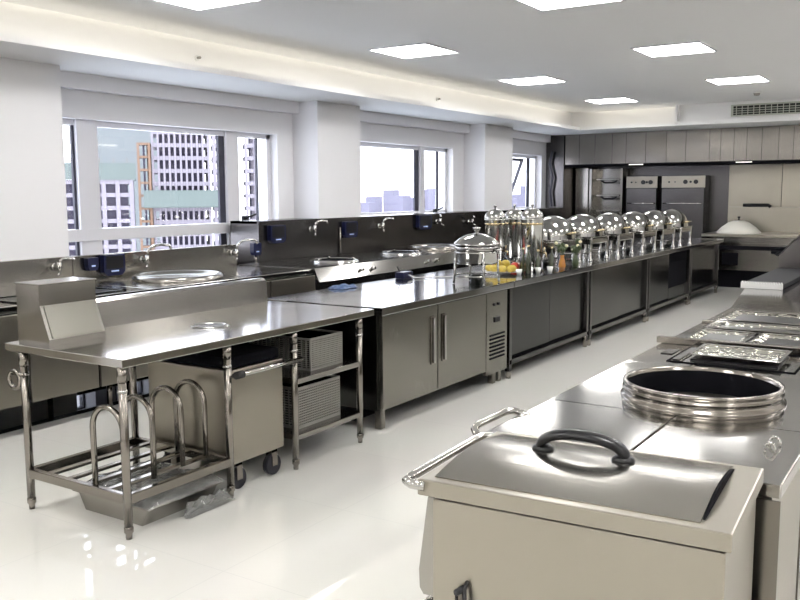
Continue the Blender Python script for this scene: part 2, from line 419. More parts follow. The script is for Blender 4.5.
# cauldron: rim, bowl and lid disc
cx, cy, R_ = -5.33, 4.93, .345
prof = [(R_+.02, .815), (R_+.02, .84), (R_, .858), (R_-.02, .858), (R_-.028, .848), (R_-.08, .80), (R_-.2, .72), (0, .70)]
put('cauldron_rim', MB().lathe(prof[:5], (cx, cy, 0), 48), 'steel', cc)
put('cauldron_bowl', MB().lathe([(R_-.025, .852), (R_-.04, .832), (R_-.10, .826), (.0, .822)], (cx, cy, 0), 48), 'steel_door', cc)
put('control_plate', MB().box(XF, XF+.006, 4.30+.12, 4.30+.42, .783, .808, .002), 'black', cc)
for k in range(4): put('knob', MB().cyl((XF+.006, 4.47+k*.07, .795), (XF+.02, 4.47+k*.07, .795), .010, 10), 'chrome', cc)

single('shade_strip', MB().box(-5.86, -5.02, 1.0, 6.1, .0005, .004), 'shade', 'added dark glossy drain strip on the floor beneath the window cabinets', 'shade')  # glossy strip added to darken the floor under the cabinets
struct('shade_lining', MB().box(XW, XW+.004, 4.34, 7.5, 0, .205).box(XW, XW+.004, 4.34, 7.5, .385, .80), 'steel_shadow')  # dark sheets added to deepen the darkness below the cabinets
# wok range with two burners and a round basin
t = thing('wok_range', 'low stainless range with two wok rings under the middle window', 'cooking range', (-5.4, 7.9, 0))
put('body', MB().box(-5.82, XF-.02, 6.17, 9.4, .12, .78), 'steel', t)
a = MB(); a.prism([(-5.85, .78), (XF, .78), (XF+.06, .70), (XF+.075, .70), (XF+.02, .822), (-5.85, .822)], 'y', 6.17, 9.4)
put('cooktop', a, 'steel_top', t)
for wx, wy in ((-5.28, 6.95), (-5.3, 8.20)):
    r = put('wok_ring', MB().lathe([(.255, .822), (.25, .834), (.235, .842), (.215, .842), (.205, .836), (.20, .826)], (wx, wy, 0), 40), 'chrome', t)
    put('burner_pit', MB().lathe([(.202, .838), (.19, .832), (0, .826)], (wx, wy, 0), 32), 'hole', r)
    for k in range(3):
        a_ = k*2*PI/3+.4
        put('pot_rest', MB().tube([(wx+.225*math.cos(a_), wy+.225*math.sin(a_), .84), (wx+.20*math.cos(a_), wy+.20*math.sin(a_), .857), (wx+.16*math.cos(a_), wy+.16*math.sin(a_), .845)], .007, 8), 'chrome', r)
    for k in range(2): put('control_knob', MB().tube([(XF+.045, wy-.1+k*.2, .76), (XF+.085, wy-.1+k*.2, .765)], .017, 12), 'chrome', t)
put('basin_rim', MB().lathe([(.34, .822), (.34, .86), (.31, .872), (.29, .86), (.28, .84)], (-5.32, 9.0, 0), 40), 'tube', t)
put('basin_bowl', MB().lathe([(.285, .85), (.2, .835), (0, .83)], (-5.32, 9.0, 0), 40), 'steel', t)
for x in (-5.7, XF-.1):
    for y in (6.3, 7.8, 9.3): put('leg', MB().cyl((x, y, 0), (x, y, .12), .02, 10), 'tube', t)
t = thing('stainless_cabinet', 'dark stainless cabinet under the far window behind the serving dishes', 'kitchen cabinet', (-5.4, 11.2, 0), 'stainless cabinets under the windows')
put('body', MB().box(-5.82, XF, 9.45, 13.0, .12, .78), 'steel_dark', t); put('countertop', MB().box(-5.85, XF+.02, 9.42, 13.0, .78, .82, .004), 'steel_dark', t)
for x in (-5.7, XF-.1):
    for y in (9.6, 12.9): put('leg', MB().cyl((x, y, 0), (x, y, .12), .02, 10), 'tube', t)

# navy control boxes
def controller(x, y, z0, z1, hw_, label, cat='control box', curved=False):
    t = thing('mounted_control_box', label, cat, (x, y, z0), 'navy control boxes on the splashback')
    b_ = MB()
    poly = [(y-hw_, z1), (y-hw_, z0+.03), (y-hw_*.7, z0), (y+hw_*.7, z0), (y+hw_, z0+.03), (y+hw_, z1)]
    b_.prism(poly, 'x', x, x+.05)
    put('housing', b_, 'navy', t)
    put('display', MB().box(x+.0502, x+.053, y-hw_*.35, y+hw_*.35, z0+.03, z0+.042), 'lcd', t)
    if hw_ > .08:
        put('front_panel', MB().box(x+.0502, x+.055, y-hw_*.8, y+hw_*.8, z0+.055, z1-.012, .002), 'black', t)
    return t
controller(-5.828, 4.665, .845, 1.015, .105, 'navy control box with a rounded bottom on the low splashback behind the sloped box')
controller(-5.83, 4.46, .90, 1.0, .05, 'small blue socket box left of the rounded navy control box')
controller(-5.87, 6.74, 1.0, 1.18, .115, 'navy control box on the tall cladding nearest the left window')
controller(-5.87, 8.0, 1.0, 1.18, .12, 'navy control box on the cladding below the white pier')
controller(-5.87, 9.62, 1.03, 1.215, .16, 'navy control box below the frame of the middle window')
t = controller(-5.83, 6.38, .90, 1.02, .055, 'small blue switch box at the end of the low splashback with a conduit')
put('conduit', MB().cyl((-5.8, 6.38, .823), (-5.815, 6.38, .90), .009, 8), 'tube', t)

# taps on the splashback
def faucet(x, y, z, label, s=1., flip=1):
    t = thing('wall_faucet', label, 'faucet', (x, y, z), 'swivel taps on the splashback')
    put('valve', MB().tube([(x, y, z), (x+.035, y, z)], .03, 14).tube([(x+.035, y, z), (x+.09, y, z)], .017, 12).tube([(x+.075, y, z-.03), (x+.075, y, z+.04)], .017, 12), 'chrome', t)
    pts = [(x+.075, y, z+.03), (x+.08, y+.01*flip, z+.03+.05*s), (x+.10, y+.05*s*flip, z+.03+.085*s), (x+.12, y+.12*s*flip, z+.03+.095*s), (x+.15, y+.18*s*flip, z+.03+.085*s), (x+.155, y+.20*s*flip, z+.03+.055*s)]
    put('spout', MB().tube(pts, .012, 10), 'chrome', t)
    put('lever', MB().tube([(x+.08, y, z-.03), (x+.12, y-.05*flip, z-.06)], .009, 8), 'chrome', t)
    return t
faucet(-5.83, 4.98, .95, 'chrome swivel tap on the low splashback behind the cauldron rim')
faucet(-5.83, 6.06, .94, 'chrome swivel tap right of the window mullion near the blue switch box')
faucet(-5.83, 4.13, .95, 'dark chrome tap above the sloped stainless box', .4)
faucet(-5.87, 7.3, 1.12, 'chrome tap above the nearer wok ring', .6)
faucet(-5.87, 8.6, 1.11, 'chrome tap above the farther wok ring', .6)
faucet(-5.87, 9.95, 1.12, 'chrome tap right of the navy box below the middle window', .6, -1)
faucet(-5.87, 10.85, 1.09, 'chrome tap at the dark far end of the cladding', .5, -1)
single('water_pipe', MB().tube([(-5.855, 7.83, .84), (-5.855, 7.83, 1.12)], .012, 10), 'tube', 'thin vertical pipe on the cladding between two navy boxes', 'pipe')

# ------------------------------------------------------------------ worktable with splash (left foreground)
t = thing('work_table', 'long stainless work table with a waste hole and bent hoops on its lower rack', 'work table', (-3.35, 3.3, 0))
tp = MB(); tp.box(-3.79, -2.955, 2.40, 4.285, .765, .803, .004)
put('tabletop', tp, 'steel_top', t)
sp = MB(); sp.prism([(-3.83, .765), (-3.79, .765), (-3.79, .803), (-3.765, .803), (-3.775, .94), (-3.80, .955), (-3.83, .955)], 'y', 2.78, 4.24)
put('splashback', sp, 'steel', t)
put('waste_ring', MB().lathe([(.105, .803), (.10, .8085), (.085, .8085), (.076, .8045)], (-3.335, 3.29, 0), 36), 'chrome', t)
put('waste_hole', MB().lathe([(.078, .8045), (.0, .8040)], (-3.335, 3.29, 0), 36), 'steel_dark', t)
XL, XB = -2.985, -3.68
legpos = [(XL, 2.42), (XB, 2.42), (XL, 3.055), (XB, 3.055), (XL, 3.56), (XB, 3.56), (XL, 4.165), (XB, 4.165)]
for x, y in legpos:
    l = put('leg', MB().cyl((x, y, .05), (x, y, .765), .019, 16), 'tube', t)
    put('foot', MB().lathe([(.0, 0), (.014, 0), (.015, .025), (.021, .032), (.021, .052), (.019, .056)], (x, y, 0), 16), 'tube', l)
    put('collar', MB().cyl((x, y, .655), (x, y, .668), .0225, 16), 'chrome', l)
    put('socket', MB().cyl((x, y, .70), (x, y, .765), .0215, 16), 'tube', l)
def rail(p, q, hx, hz, name='rail', mat='tube'):
    (x0, y0), (x1, y1) = p, q
    m = MB(); z = .18
    if abs(x0-x1) < 1e-6: m.box(x0-hx, x0+hx, y0, y1, z-hz, z+hz, .004)
    else: m.box(x0, x1, y0-hx, y0+hx, z-hz, z+hz, .004)
    return put(name, m, mat, t)
rail((XB, 2.42), (XL, 2.42), .014, .022); rail((XB, 3.055), (XL, 3.055), .014, .022)
rail((XL, 2.42), (XL, 3.055), .014, .022); rail((XB, 2.42), (XB, 3.055), .014, .022)
for k in range(4):
    x = XB+(XL-XB)*(k+1)/5
    put('rack_bar', MB().box(x-.016, x+.016, 2.42, 3.055, .185, .20, .003), 'tube', t)
for k, y in enumerate((2.45, 2.655, 2.86, 3.02)):
    xb = (-3.03, -3.08, -3.11, -3.115)[k]; xa = xb-.205; r = (xb-xa)/2; zt = .462
    pts = [(xa, y, .19), (xa, y, .35), (xa, y, zt)] + arc(((xa+xb)/2, y, zt), r, PI, 0, 12, 'xz')[1:] + [(xb, y, .35), (xb, y, .19)]
    put('hoop', MB().tube(pts, .0135, 12), 'tube', t)
# shelves on the right bay
for z in (.49, .18):
    m = MB(); m.box(XB, XL+.012, 3.56, 4.165, z-.018, z+.012, .004); put('shelf', m, 'steel', t)
put('shade_panel', MB().box(XB-.004, XB+.004, 3.25, 4.15, .12, .76), 'steel_dark', t)  # dark sheet added so the space behind crates and bin looks black
# leg clamp with ring at the left leg
m = MB(); m.tube(arc((-3.735, 2.405, .63), .042, 0, 2*PI, 20, 'xz')[:-1], .010, 10, closed=True); m.cyl((-3.70, 2.41, .65), (-3.67, 2.42, .65), .012); 
m.cyl((-3.76, 2.405, .66), (-3.66, 2.405, .66), .008)
put('towel_ring', m, 'tube', t)

# baskets on the shelves
def basket(zb, label, h, y0, y1):
    b = thing('storage_crate', label, 'crate', (-3.33, 3.83, zb), 'perforated crates on the table shelves')
    x0, x1 = -3.5, -3.04
    put('shell', MB().box(x0+.006, x1-.006, y0+.006, y1-.006, zb, zb+.01).box(x0+.006, x1-.008, y0+.006, y0+.01, zb, zb+h-.01).box(x0+.006, x0+.01, y0+.006, y1-.006, zb, zb+h-.01).box(x0+.006, x1-.008, y1-.01, y1-.006, zb, zb+h-.01).box(x1-.012, x1-.008, y0+.006, y1-.006, zb, zb+h-.01), 'steel_dark', b)
    m = MB()
    ny, nz = 24, 16
    for k in range(ny+1):
        y = y0+(y1-y0)*k/ny; m.box(x1-.006, x1, y-.002, y+.002, zb, zb+h)
        m.box(x0, x0+.006, y-.002, y+.002, zb, zb+h)
    for k in range(nz+1):
        z = zb+h*k/nz; q = .0065 if k in (0, nz) else .0022
        z = min(max(z, zb+q), zb+h-q)
        m.box(x0-.001, x1+.001, y0-.001, y1+.001, z-q, z+q) if False else m.box(x1-.007, x1+.001, y0, y1, z-q, z+q).box(x0-.001, x0+.007, y0, y1, z-q, z+q).box(x0, x1, y0-.001, y0+.006, z-q, z+q).box(x0, x1, y1-.006, y1+.001, z-q, z+q)
    for k in range(15):
        x = x0+(x1-x0)*k/14; m.box(x-.003, x+.003, y0, y0+.005, zb, zb+h)
    put('lattice', m, 'basket', b)
basket(.503, 'pale perforated crate on the upper shelf of the work table', .185, 3.77, 4.07)
basket(.193, 'pale perforated crate on the bottom shelf of the work table', .235, 3.65, 4.04)

# sloped dispenser box on the table
t = thing('sloped_box', 'stainless box with a sloping front panel on the left end of the table', 'storage box', (-3.55, 2.6, .803))
y0, y1, x0, x1 = 2.47, 2.74, -3.75, -3.38
# side profile seen from the aisle: vertical top part, front slants outwards to the foot
m = MB()
A_ = [(-3.76, .803), (-3.525, .803), (-3.525, .83), (-3.585, .985), (-3.585, 1.080), (-3.76, 1.080)]
m.prism(A_, 'y', 2.455, 2.77)
o = put('housing', m, 'steel', t)
m = MB(); n = Vector((.155, 0, .06)).normalized()*.005
m.prism([(-3.527, .835), (-3.527+n.x, .835+n.z), (-3.584+n.x, .98+n.z), (-3.584, .98)], 'y', 2.475, 2.75)
put('sloping_panel', m, 'steel_door', t)
m = MB(); m.box(-3.765, -3.578, 2.45, 2.775, 1.080, 1.088, .003); put('lid', m, 'steel', t)

# wheeled bin under the table
t = thing('wheeled_bin', 'stainless wheeled bin with a black top under the work table', 'wheeled bin', (-3.3, 3.3, 0))
bx0, bx1, by0, by1 = -3.60, -2.99, 3.09, 3.50
bx1 = -3.015
put('body', MB().box(bx0, bx1, by0, by1, .14, .625, .006), 'steel_cart', t)
put('lid', MB().box(bx0+.01, bx1-.01, by0+.01, by1-.01, .626, .69, .02), 'hole', t)
m = MB(); m.tube([(bx1, by0-.0, .60), (-2.935, by0, .612), (-2.935, by0+.02, .615)], .012, 10); m.tube([(-2.935, by0-.02, .617), (-2.935, by1+.06, .617)], .014, 12); m.tube([(bx1, by1, .60), (-2.935, by1, .612)], .012, 10)
put('handle', m, 'chrome', t)
put('handle_grip', MB().cyl((-2.935, by0-.03, .617), (-2.935, by0+.02, .617), .019, 12), 'rubber', t)
for x in (bx0+.07, bx1-.03):
    for y in (by0+.07, by1-.07):
        c_ = put('caster', MB().tube([(x-.017, y, .055), (x+.017, y, .055)], .055, 20), 'caster', t)
        put('fork', MB().box(x-.024, x-.019, y-.02, y+.02, .05, .14).box(x+.019, x+.024, y-.02, y+.02, .05, .14).box(x-.024, x+.024, y-.02, y+.02, .125, .14), 'tube', c_)
# shrink-wrapped pans on the floor under the rack
t = thing('wrapped_tray', 'stack of metal trays in clear plastic wrap on the floor under the hoops', 'tray', (-3.25, 2.75, 0))
m = MB(); m.prism([(-3.45, 0), (-3.05, 0), (-3.0, .085), (-3.5, .085)], 'y', 2.55, 2.98)
put('tray', m, 'steel', t)
put('tray_rim', MB().box(-3.52, -2.99, 2.53, 3.0, .085, .098, .004), 'tube', t)
def crumple(x0, x1, y0, y1, z0, h, n=14, seed=1):
    rnd = random.Random(seed); m = MB(); g = []
    for i in range(n+1):
        row = []
        for j in range(n+1):
            e = min(i, n-i, j, n-j); z = z0+(h*(rnd.random()*.8+.2) if e > 0 else 0)
            row.append(m.bm.verts.new((x0+(x1-x0)*(i+rnd.uniform(-.25, .25))/n, y0+(y1-y0)*(j+rnd.uniform(-.25, .25))/n, z)))
        g.append(row)
    for i in range(n):
        for j in range(n): m.bm.faces.new((g[i][j], g[i+1][j], g[i+1][j+1], g[i][j+1]))
    return m
put('plastic_wrap', crumple(-3.53, -2.97, 2.52, 3.02, .099, .04), 'plasticwrap', t)
put('loose_wrap', crumple(-2.985, -2.93, 2.72, 3.02, .004, .07, 7, 4), 'plasticwrap', t)

# ------------------------------------------------------------------ centre counter line
CX0, CX1 = -3.92, -2.955
def base_cabinet(y0, y1, label, kind, dark):
    t = thing('counter_cabinet', label, 'kitchen cabinet', (-3.4, (y0+y1)/2, 0), 'cabinets of the centre counter')
    bodym = 'black' if kind == 'fridge' else 'steel_dark'
    if kind == 'fridge':
        put('body', MB().box(-3.86, -3.035, y0, y1, .13, .748), 'steel_dark', t)
        ym = y0+(y1-y0)*.39; yd = y0+(y1-y0)*.795
        for a, b_, hy in ((y0+.02, ym-.006, ym-.075), (ym+.006, yd-.004, ym+.075)):
            d = put('door', MB().box(-3.035, -3.0, a, b_, .135, .738, .005), 'steel_door', t)
            put('handle', MB().box(-3.0, -2.992, hy-.024, hy+.024, .33, .665, .004), 'tube', d)
            put('pull', MB().box(-2.992, -2.975, hy-.010, hy+.010, .34, .655, .006), 'chrome', d)
        put('shade_block', MB().box(-3.8, -3.3, y0+.12, y1-.2, .002, .13), 'hole', t)  # black block added for the shade under the fridge cabinet
        g = put('compressor_panel', MB().box(-3.035, -3.0, yd+.004, y1-.01, .10, .738, .004), 'steel_door', t)
        for k in range(7): put('louvre', MB().box(-3.0, -2.994, yd+.06, y1-.06, .215+k*.03, .228+k*.03, .002), 'hole', g)
        put('thermostat', MB().box(-3.0, -2.992, yd+.13, yd+.22, .50, .54, .002), 'black', g)
        put('switch', MB().cyl((-3.0, yd+.13, .64), (-2.99, yd+.13, .64), .012, 10).cyl((-3.0, yd+.2, .64), (-2.99, yd+.2, .64), .012, 10), 'black', g)
        for x in (-3.75, -3.06):
            for y in (y0+.07, y1-.06, y1-.16 if x > -3.5 else y0+.9):
                put('leg', MB().box(x-.024, x+.024, y-.024, y+.024, .0, .14, .003) if True else None, 'tube', t)
        return t
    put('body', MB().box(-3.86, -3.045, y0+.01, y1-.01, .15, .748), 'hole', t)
    n = 2; wd = (y1-y0-.10)/n
    for k in range(n):
        x = -3.03 if k == 0 else -3.038
        a, b_ = y0+.05+k*wd, y0+.05+(k+1)*wd
        if kind == 'open' and k == 1:
            put('dark_recess', MB().box(-3.045, -3.04, a+.0, b_-.05, .30, .62), 'hole', t); 
            put('panel', MB().box(-3.045, -3.03, a, b_, .15, .30), 'steel_dark', t)
            continue
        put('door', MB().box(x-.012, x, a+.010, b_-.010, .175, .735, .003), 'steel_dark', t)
    put('shade_block', MB().box(-3.8, -3.3, y0+.05, y1-.05, .002, .15), 'hole', t)  # added black block, stands in for shade on the floor below
    f = MB(); f.box(-3.045, -3.0, y0+.002, y0+.045, .06, .748, .003); f.box(-3.045, -3.0, y1-.045, y1-.002, .06, .748, .003)
    f.box(-3.045, -3.0, y0, y1, .115, .155, .003)
    put('front_frame', f, 'steel_shadow', t)
    for x in (-3.75, -3.025):
        for y in (y0+.03, y1-.03): put('leg', MB().cyl((x, y, 0), (x, y, .15), .022, 12), 'tube', t)
    return t
base_cabinet(4.42, 6.22, 'pale two-door fridge cabinet with a louvred panel at the near end of the counter', 'fridge', 0)
base_cabinet(6.26, 8.02, 'dark two-door counter cabinet right after the fridge cabinet', 'doors', 1)
base_cabinet(8.06, 9.90, 'dark two-door counter cabinet in the middle of the counter', 'doors', 1)
base_cabinet(9.94, 11.75, 'dark counter cabinet with a black open recess', 'open', 1)
base_cabinet(11.79, 13.35, 'farthest dark cabinet of the centre counter', 'doors', 1)
for i, (a, b_, lab) in enumerate([(4.37, 6.24, 'bright reflective steel worktop over the fridge cabinet'), (6.245, 9.92, 'dark steel worktop under the urns and domed serving dishes'), (9.925, 13.40, 'far end of the steel worktop under the last serving dishes')]):
    m = MB(); m.box(CX0, CX1, a, b_, .75, .80, .005)
    single('counter_worktop', m, 'steel_counter', lab, 'worktop', 'steel worktops of the centre counter')

# ------------------------------------------------------------------ serving ware on the centre counter
ZT_ = .80
def round_chafer(x, y, label):
    t = thing('round_chafing_dish', label, 'chafing dish', (x, y, ZT_)); c = (x, y, ZT_)
    put('body', MB().lathe([(0, .15), (.15, .15), (.165, .17), (.165, .23), (.172, .235), (.172, .245), (.16, .25)], c, 40), 'dish', t)
    put('water_pan', MB().lathe([(.158, .25), (.172, .262), (.172, .285), (.16, .295)], c, 40), 'dish', t)
    l = put('lid', MB().lathe([(.178, .295), (.182, .30), (.175, .312), (.13, .35), (.07, .378), (0, .388)], c, 40), 'dish', t)
    put('knob', MB().lathe([(.018, .385), (.014, .405), (.03, .418), (.03, .43), (0, .436)], c, 20), 'dish', l)
    for k in range(4):
        a = PI/4+k*PI/2; ca_, sa = math.cos(a), math.sin(a)
        put('leg', MB().tube([(x+.168*ca_, y+.168*sa, ZT_+.24), (x+.175*ca_, y+.175*sa, ZT_+.1), (x+.185*ca_, y+.185*sa, ZT_+.003)], .010, 10), 'dish', t)
    put('stand_ring', MB().tube([(x+.17*math.cos(a), y+.17*math.sin(a), ZT_+.06) for a in [2*PI*i/32 for i in range(32)]], .007, 8, closed=True), 'dish', t)
    put('fuel_burner', MB().lathe([(0, 0), (.05, 0), (.05, .06), (.03, .07), (0, .07)], c, 20), 'steel_dark', t)
    for s_ in (-1, 1):
        put('handle', MB().tube([(x+s_*.165, y-.04, ZT_+.26), (x+s_*.205, y-.03, ZT_+.265), (x+s_*.205, y+.03, ZT_+.265), (x+s_*.165, y+.04, ZT_+.26)], .007, 8), 'dish', t)
    return t
round_chafer(-3.155, 5.98, 'round lidded chafing dish standing alone at the near end of the serving row')

def urn(x, y, r, label, ztop=.46):
    t = thing('drink_dispenser', label, 'drink dispenser', (x, y, ZT_), 'tall lidded drink dispensers'); c = (x, y, ZT_)
    put('stand', MB().lathe([(r*1.05, 0), (r*1.1, .012), (r*.75, .03), (r*.7, .07), (r*.98, .10)], c, 28), 'dish', t)
    put('barrel', MB().lathe([(0, .10), (r, .10), (r, ztop-.02), (r*1.05, ztop-.015), (r*1.05, ztop), (r*.95, ztop)], c, 28), 'barrel', t)
    l = put('lid', MB().lathe([(r*1.06, ztop), (r*1.06, ztop+.015), (r*.9, ztop+.05), (r*.5, ztop+.08), (0, ztop+.09)], c, 28), 'dish', t)
    put('finial', MB().lathe([(.008, ztop+.085), (.006, ztop+.10), (.015, ztop+.112), (.012, ztop+.125), (0, ztop+.13)], c, 14), 'dish', l)
    put('collar', MB().lathe([(r*1.01, ztop-.06), (r*1.03, ztop-.055), (r*1.03, ztop-.045), (r*1.01, ztop-.04)], c, 28), 'brass', t)
    tp_ = MB(); tp_.tube([(x+r-.005, y-.02, ZT_+.17), (x+r+.05, y-.03, ZT_+.165), (x+r+.055, y-.03, ZT_+.13)], .009, 10); tp_.tube([(x+r+.03, y-.026, ZT_+.17), (x+r+.035, y-.026, ZT_+.22)], .006, 8)
    put('tap', tp_, 'brass', t)
    for s_ in (-1, 1):
        put('handle', MB().tube([(x, y+s_*(r-.002), ztop+.70), (x, y+s_*(r+.03), ztop+.71), (x, y+s_*(r+.03), ztop+.63), (x, y+s_*(r-.002), ztop+.62)], .006, 8), 'dish', t)
    return t
urn(-3.60, 7.18, .092, 'leftmost tall steel drink dispenser with a pointed lid')
urn(-3.525, 7.43, .088, 'middle tall steel drink dispenser behind the fruit plate')
urn(-3.21, 7.13, .098, 'tall steel drink dispenser nearest the aisle with a bright barrel', .47)

def rolltop(x, y, label, first=None):
    if first is not None: return dup(first, (x, y, ZT_), label)
    t = thing('roll_top_chafing_dish', label, 'chafing dish', (x, y, ZT_), 'roll-top chafing dishes'); w_, d = .20, .27
    put('water_pan', MB().box(x-w_, x+w_, y-d, y+d, ZT_+.17, ZT_+.235, .012), 'dish', t)
    put('rim', MB().box(x-w_-.01, x+w_+.01, y-d-.01, y+d+.01, ZT_+.235, ZT_+.247, .004), 'dish', t)
    # domed roll-top cover
    m = MB(); n, k_ = 14, 24; rows = []
    for i in range(n+1):
        th = PI*i/n; row = []
        for j in range(k_+1):
            ph = PI*j/k_
            cy_ = -math.cos(th); prof_ = math.sin(th)**.55
            X_ = x+(w_+.0)*math.cos(ph)*prof_ ; Z_ = ZT_+.247+.225*math.sin(ph)*prof_; Y_ = y+d*cy_
            row.append(m.bm.verts.new((X_, Y_, Z_)))
        rows.append(row)
    for i in range(n):
        for j in range(k_):
            f = m.bm.faces.new((rows[i][j], rows[i+1][j], rows[i+1][j+1], rows[i][j+1])); f.smooth = True
    bmesh.ops.remove_doubles(m.bm, verts=m.bm.verts[:], dist=1e-5)
    cv = put('cover', m, 'dish', t)
    put('handle', MB().tube([(x+w_*.93, y-.09, ZT_+.30), (x+w_+.035, y-.08, ZT_+.31), (x+w_+.035, y+.08, ZT_+.31), (x+w_*.93, y+.09, ZT_+.30)], .009, 10), 'brass', cv)
    for s1 in (-1, 1):
        for s2 in (-1, 1):
            lx, ly = x+s1*(w_-.015), y+s2*(d-.03)
            l = put('leg', MB().lathe([(.026, 0), (.028, .01), (.014, .03), (.013, .12), (.02, .15), (.02, .235)], (lx, ly, ZT_), 14), 'chrome', t)
    put('shelf_bar', MB().box(x-w_+.01, x+w_-.01, y-.012, y+.012, ZT_+.05, ZT_+.06).box(x-.012, x+.012, y-d+.03, y+d-.03, ZT_+.05, ZT_+.06), 'dish', t)
    put('burner', MB().lathe([(0, .001), (.045, .001), (.045, .05), (0, .052)], (x, y-.12, ZT_), 20), 'steel_dark', t)
    return t
ch = rolltop(-3.36, 7.95, 'nearest roll-top chafing dish right behind the urns')
for y, lab, x in ((8.68, 'second roll-top chafing dish with the flower vases in front', -3.34), (9.40, 'roll-top chafing dish third from the urns', -3.30), (10.12, 'olive-shaded roll-top chafing dish fourth from the urns', -3.26),
               (10.84, 'roll-top chafing dish before the last one', -3.24), (11.56, 'farthest roll-top chafing dish below the ovens', -3.22)):
    rolltop(x, y, lab, ch)

# fruit platter
t = thing('serving_platter', 'oval platter in front of the drink dispensers', 'platter', (-3.33, 6.78, ZT_))
put('plate', MB().lathe([(0, .006), (.06, .006), (.16, .022), (.165, .026), (.15, .026), (.06, .013), (0, .012)], (-3.33, 6.78, ZT_), 36, sx=1.1, sy=.95), 'china', t)
put('foot_ring', MB().lathe([(.07, 0), (.07, .012), (.06, .012), (.06, 0)], (-3.33, 6.78, ZT_), 30), 'china', t)
fr = None; pos = [(-.11, -.02, 0), (-.045, -.06, 0), (.03, -.05, 0), (.10, -.03, 0), (-.07, .05, 0), (.0, .03, 0), (.075, .045, 0), (-.045, 0, 1), (.035, .0, 1), (-.0, .1, 0)]
where = ['at the left end of the oval platter', 'at the front left of the oval platter', 'at the front middle of the oval platter', 'at the right end of the oval platter', 'at the back left of the oval platter', 'in the middle of the oval platter', 'at the back right of the oval platter', 'on top of the left of the fruit pile', 'on top of the right of the fruit pile', 'at the back of the oval platter']
for (dx, dy, u), wh in zip(pos, where):
    o = single('lemon', MB().ball((-3.33+dx, 6.78+dy, ZT_+.045+u*.045), .033, 1.25, 1, .95, 14), 'yellow', 'yellow round fruit '+wh, 'fruit', 'yellow fruit on the platter')
    if fr is not None: o.data = fr.data
    else: fr = o
for dx, wh in ((0, 'left'), (.09, 'middle'), (.18, 'right')):
    single('apple', MB().ball((-3.52+dx, 7.06, ZT_+.04), .042, 1, 1, .95, 14), 'red', 'red round fruit %s of three behind the yellow ones' % wh, 'fruit', 'red fruit behind the platter')
# bottles and cups
def bottle(x, y, h, label):
    t = thing('bottle', label, 'bottle', (x, y, ZT_), 'dark slim bottles on the counter')
    put('glass_body', MB().lathe([(0, 0), (.028, 0), (.03, .01), (.03, h*.55), (.024, h*.66), (.011, h*.76), (.011, h*.95)], (x, y, ZT_), 18), 'wine', t)
    put('cap', MB().lathe([(.013, h*.93), (.013, h), (0, h)], (x, y, ZT_), 14), 'brass', t)
for x, y, h, lab in ((-3.20, 6.98-.05, .22, 'dark slim bottle left of the bottles near the fruit'), (-3.12, 6.86, .25, 'tallest dark slim bottle before the bright dispenser'), (-3.10, 7.02, .20, 'short dark bottle right of the tallest bottle'), (-3.04, 7.18, .22, 'dark slim bottle nearest the orange vase')):
    bottle(x, y, h, lab)
for x, y, lab in ((-3.14, 6.72, 'small white cup at the right of the fruit platter'), (-3.07, 6.96, 'small white cup beside the dark bottles'), (-3.02, 7.30-.2, 'small white cup at the counter edge by the bottles')):
    single('cup', MB().lathe([(0, 0), (.018, 0), (.028, .05), (.026, .05), (.016, .006), (0, .006)], (x, y, ZT_), 20), 'china', lab, 'cup', 'white cups on the counter')
def vase(x, y, mat, label, h=.13):
    t = thing('flower_vase', label, 'flower vase', (x, y, ZT_), 'small vases with greenery')
    put('vase', MB().lathe([(0, 0), (.026, 0), (.034, .03), (.026, .08), (.016, h-.02), (.022, h), (.018, h), (.012, h-.02)], (x, y, ZT_), 20), mat, t)
    st = MB(); lf = MB(); pt = MB(); rnd = random.Random(int(abs(x*y)*1000))
    for k in range(9):
        a = rnd.uniform(0, 2*PI); R2 = rnd.uniform(.02, .06); hh = h+rnd.uniform(.04, .13)
        st.tube([(x, y, ZT_+h-.04), (x+R2*.5*math.cos(a), y+R2*.5*math.sin(a), ZT_+(h+hh)/2), (x+R2*math.cos(a), y+R2*math.sin(a), ZT_+hh)], .0022, 5)
        (pt if k % 3 == 0 else lf).ball((x+R2*math.cos(a), y+R2*math.sin(a), ZT_+hh), .018 if k % 3 == 0 else .022, 1, .5 if k % 3 else 1, 1.2 if k % 3 else .8, 8)
        lf.ball((x+R2*.6*math.cos(a+.6), y+R2*.6*math.sin(a+.6), ZT_+h+.03+.03*rnd.random()), .018, .6, 1, 1.3, 8)
    put('stems', st, 'leaf', t); put('leaves', lf, 'leaf', t); put('blossoms', pt, 'petal', t)
vase(-3.04, 7.42, 'orange', 'orange glass vase with greenery at the counter edge')
vase(-3.03, 7.72, 'leaf', 'green vase with trailing leaves right of the orange vase', .11)

# things at the near end of the worktop
t = thing('power_adapter', 'small navy power box with a curled cable at the back of the bright worktop', 'power box', (-3.84, 6.02, ZT_))
put('housing', MB().box(-3.88, -3.80, 5.93, 6.08, ZT_+.001, ZT_+.055, .006), 'navy', t)
put('cable', MB().tube([(-3.80, 6.0, ZT_+.03), (-3.74, 6.02, ZT_+.01), (-3.6, 6.2, ZT_+.008), (-3.45, 6.35, ZT_+.008), (-3.3, 6.25, ZT_+.008), (-3.2, 6.12, ZT_+.008)], .005, 8), 'white', t)
put('antenna', MB().tube([(-3.86, 5.97, ZT_+.055), (-3.875, 5.95, ZT_+.10)], .005, 6), 'black', t)
single('cleaning_cloth', crumple(-3.9, -3.76, 5.05, 5.25, ZT_+.004, .025, 8, 9), 'blue', 'crumpled blue cloth on the back edge of the bright worktop', 'cloth')

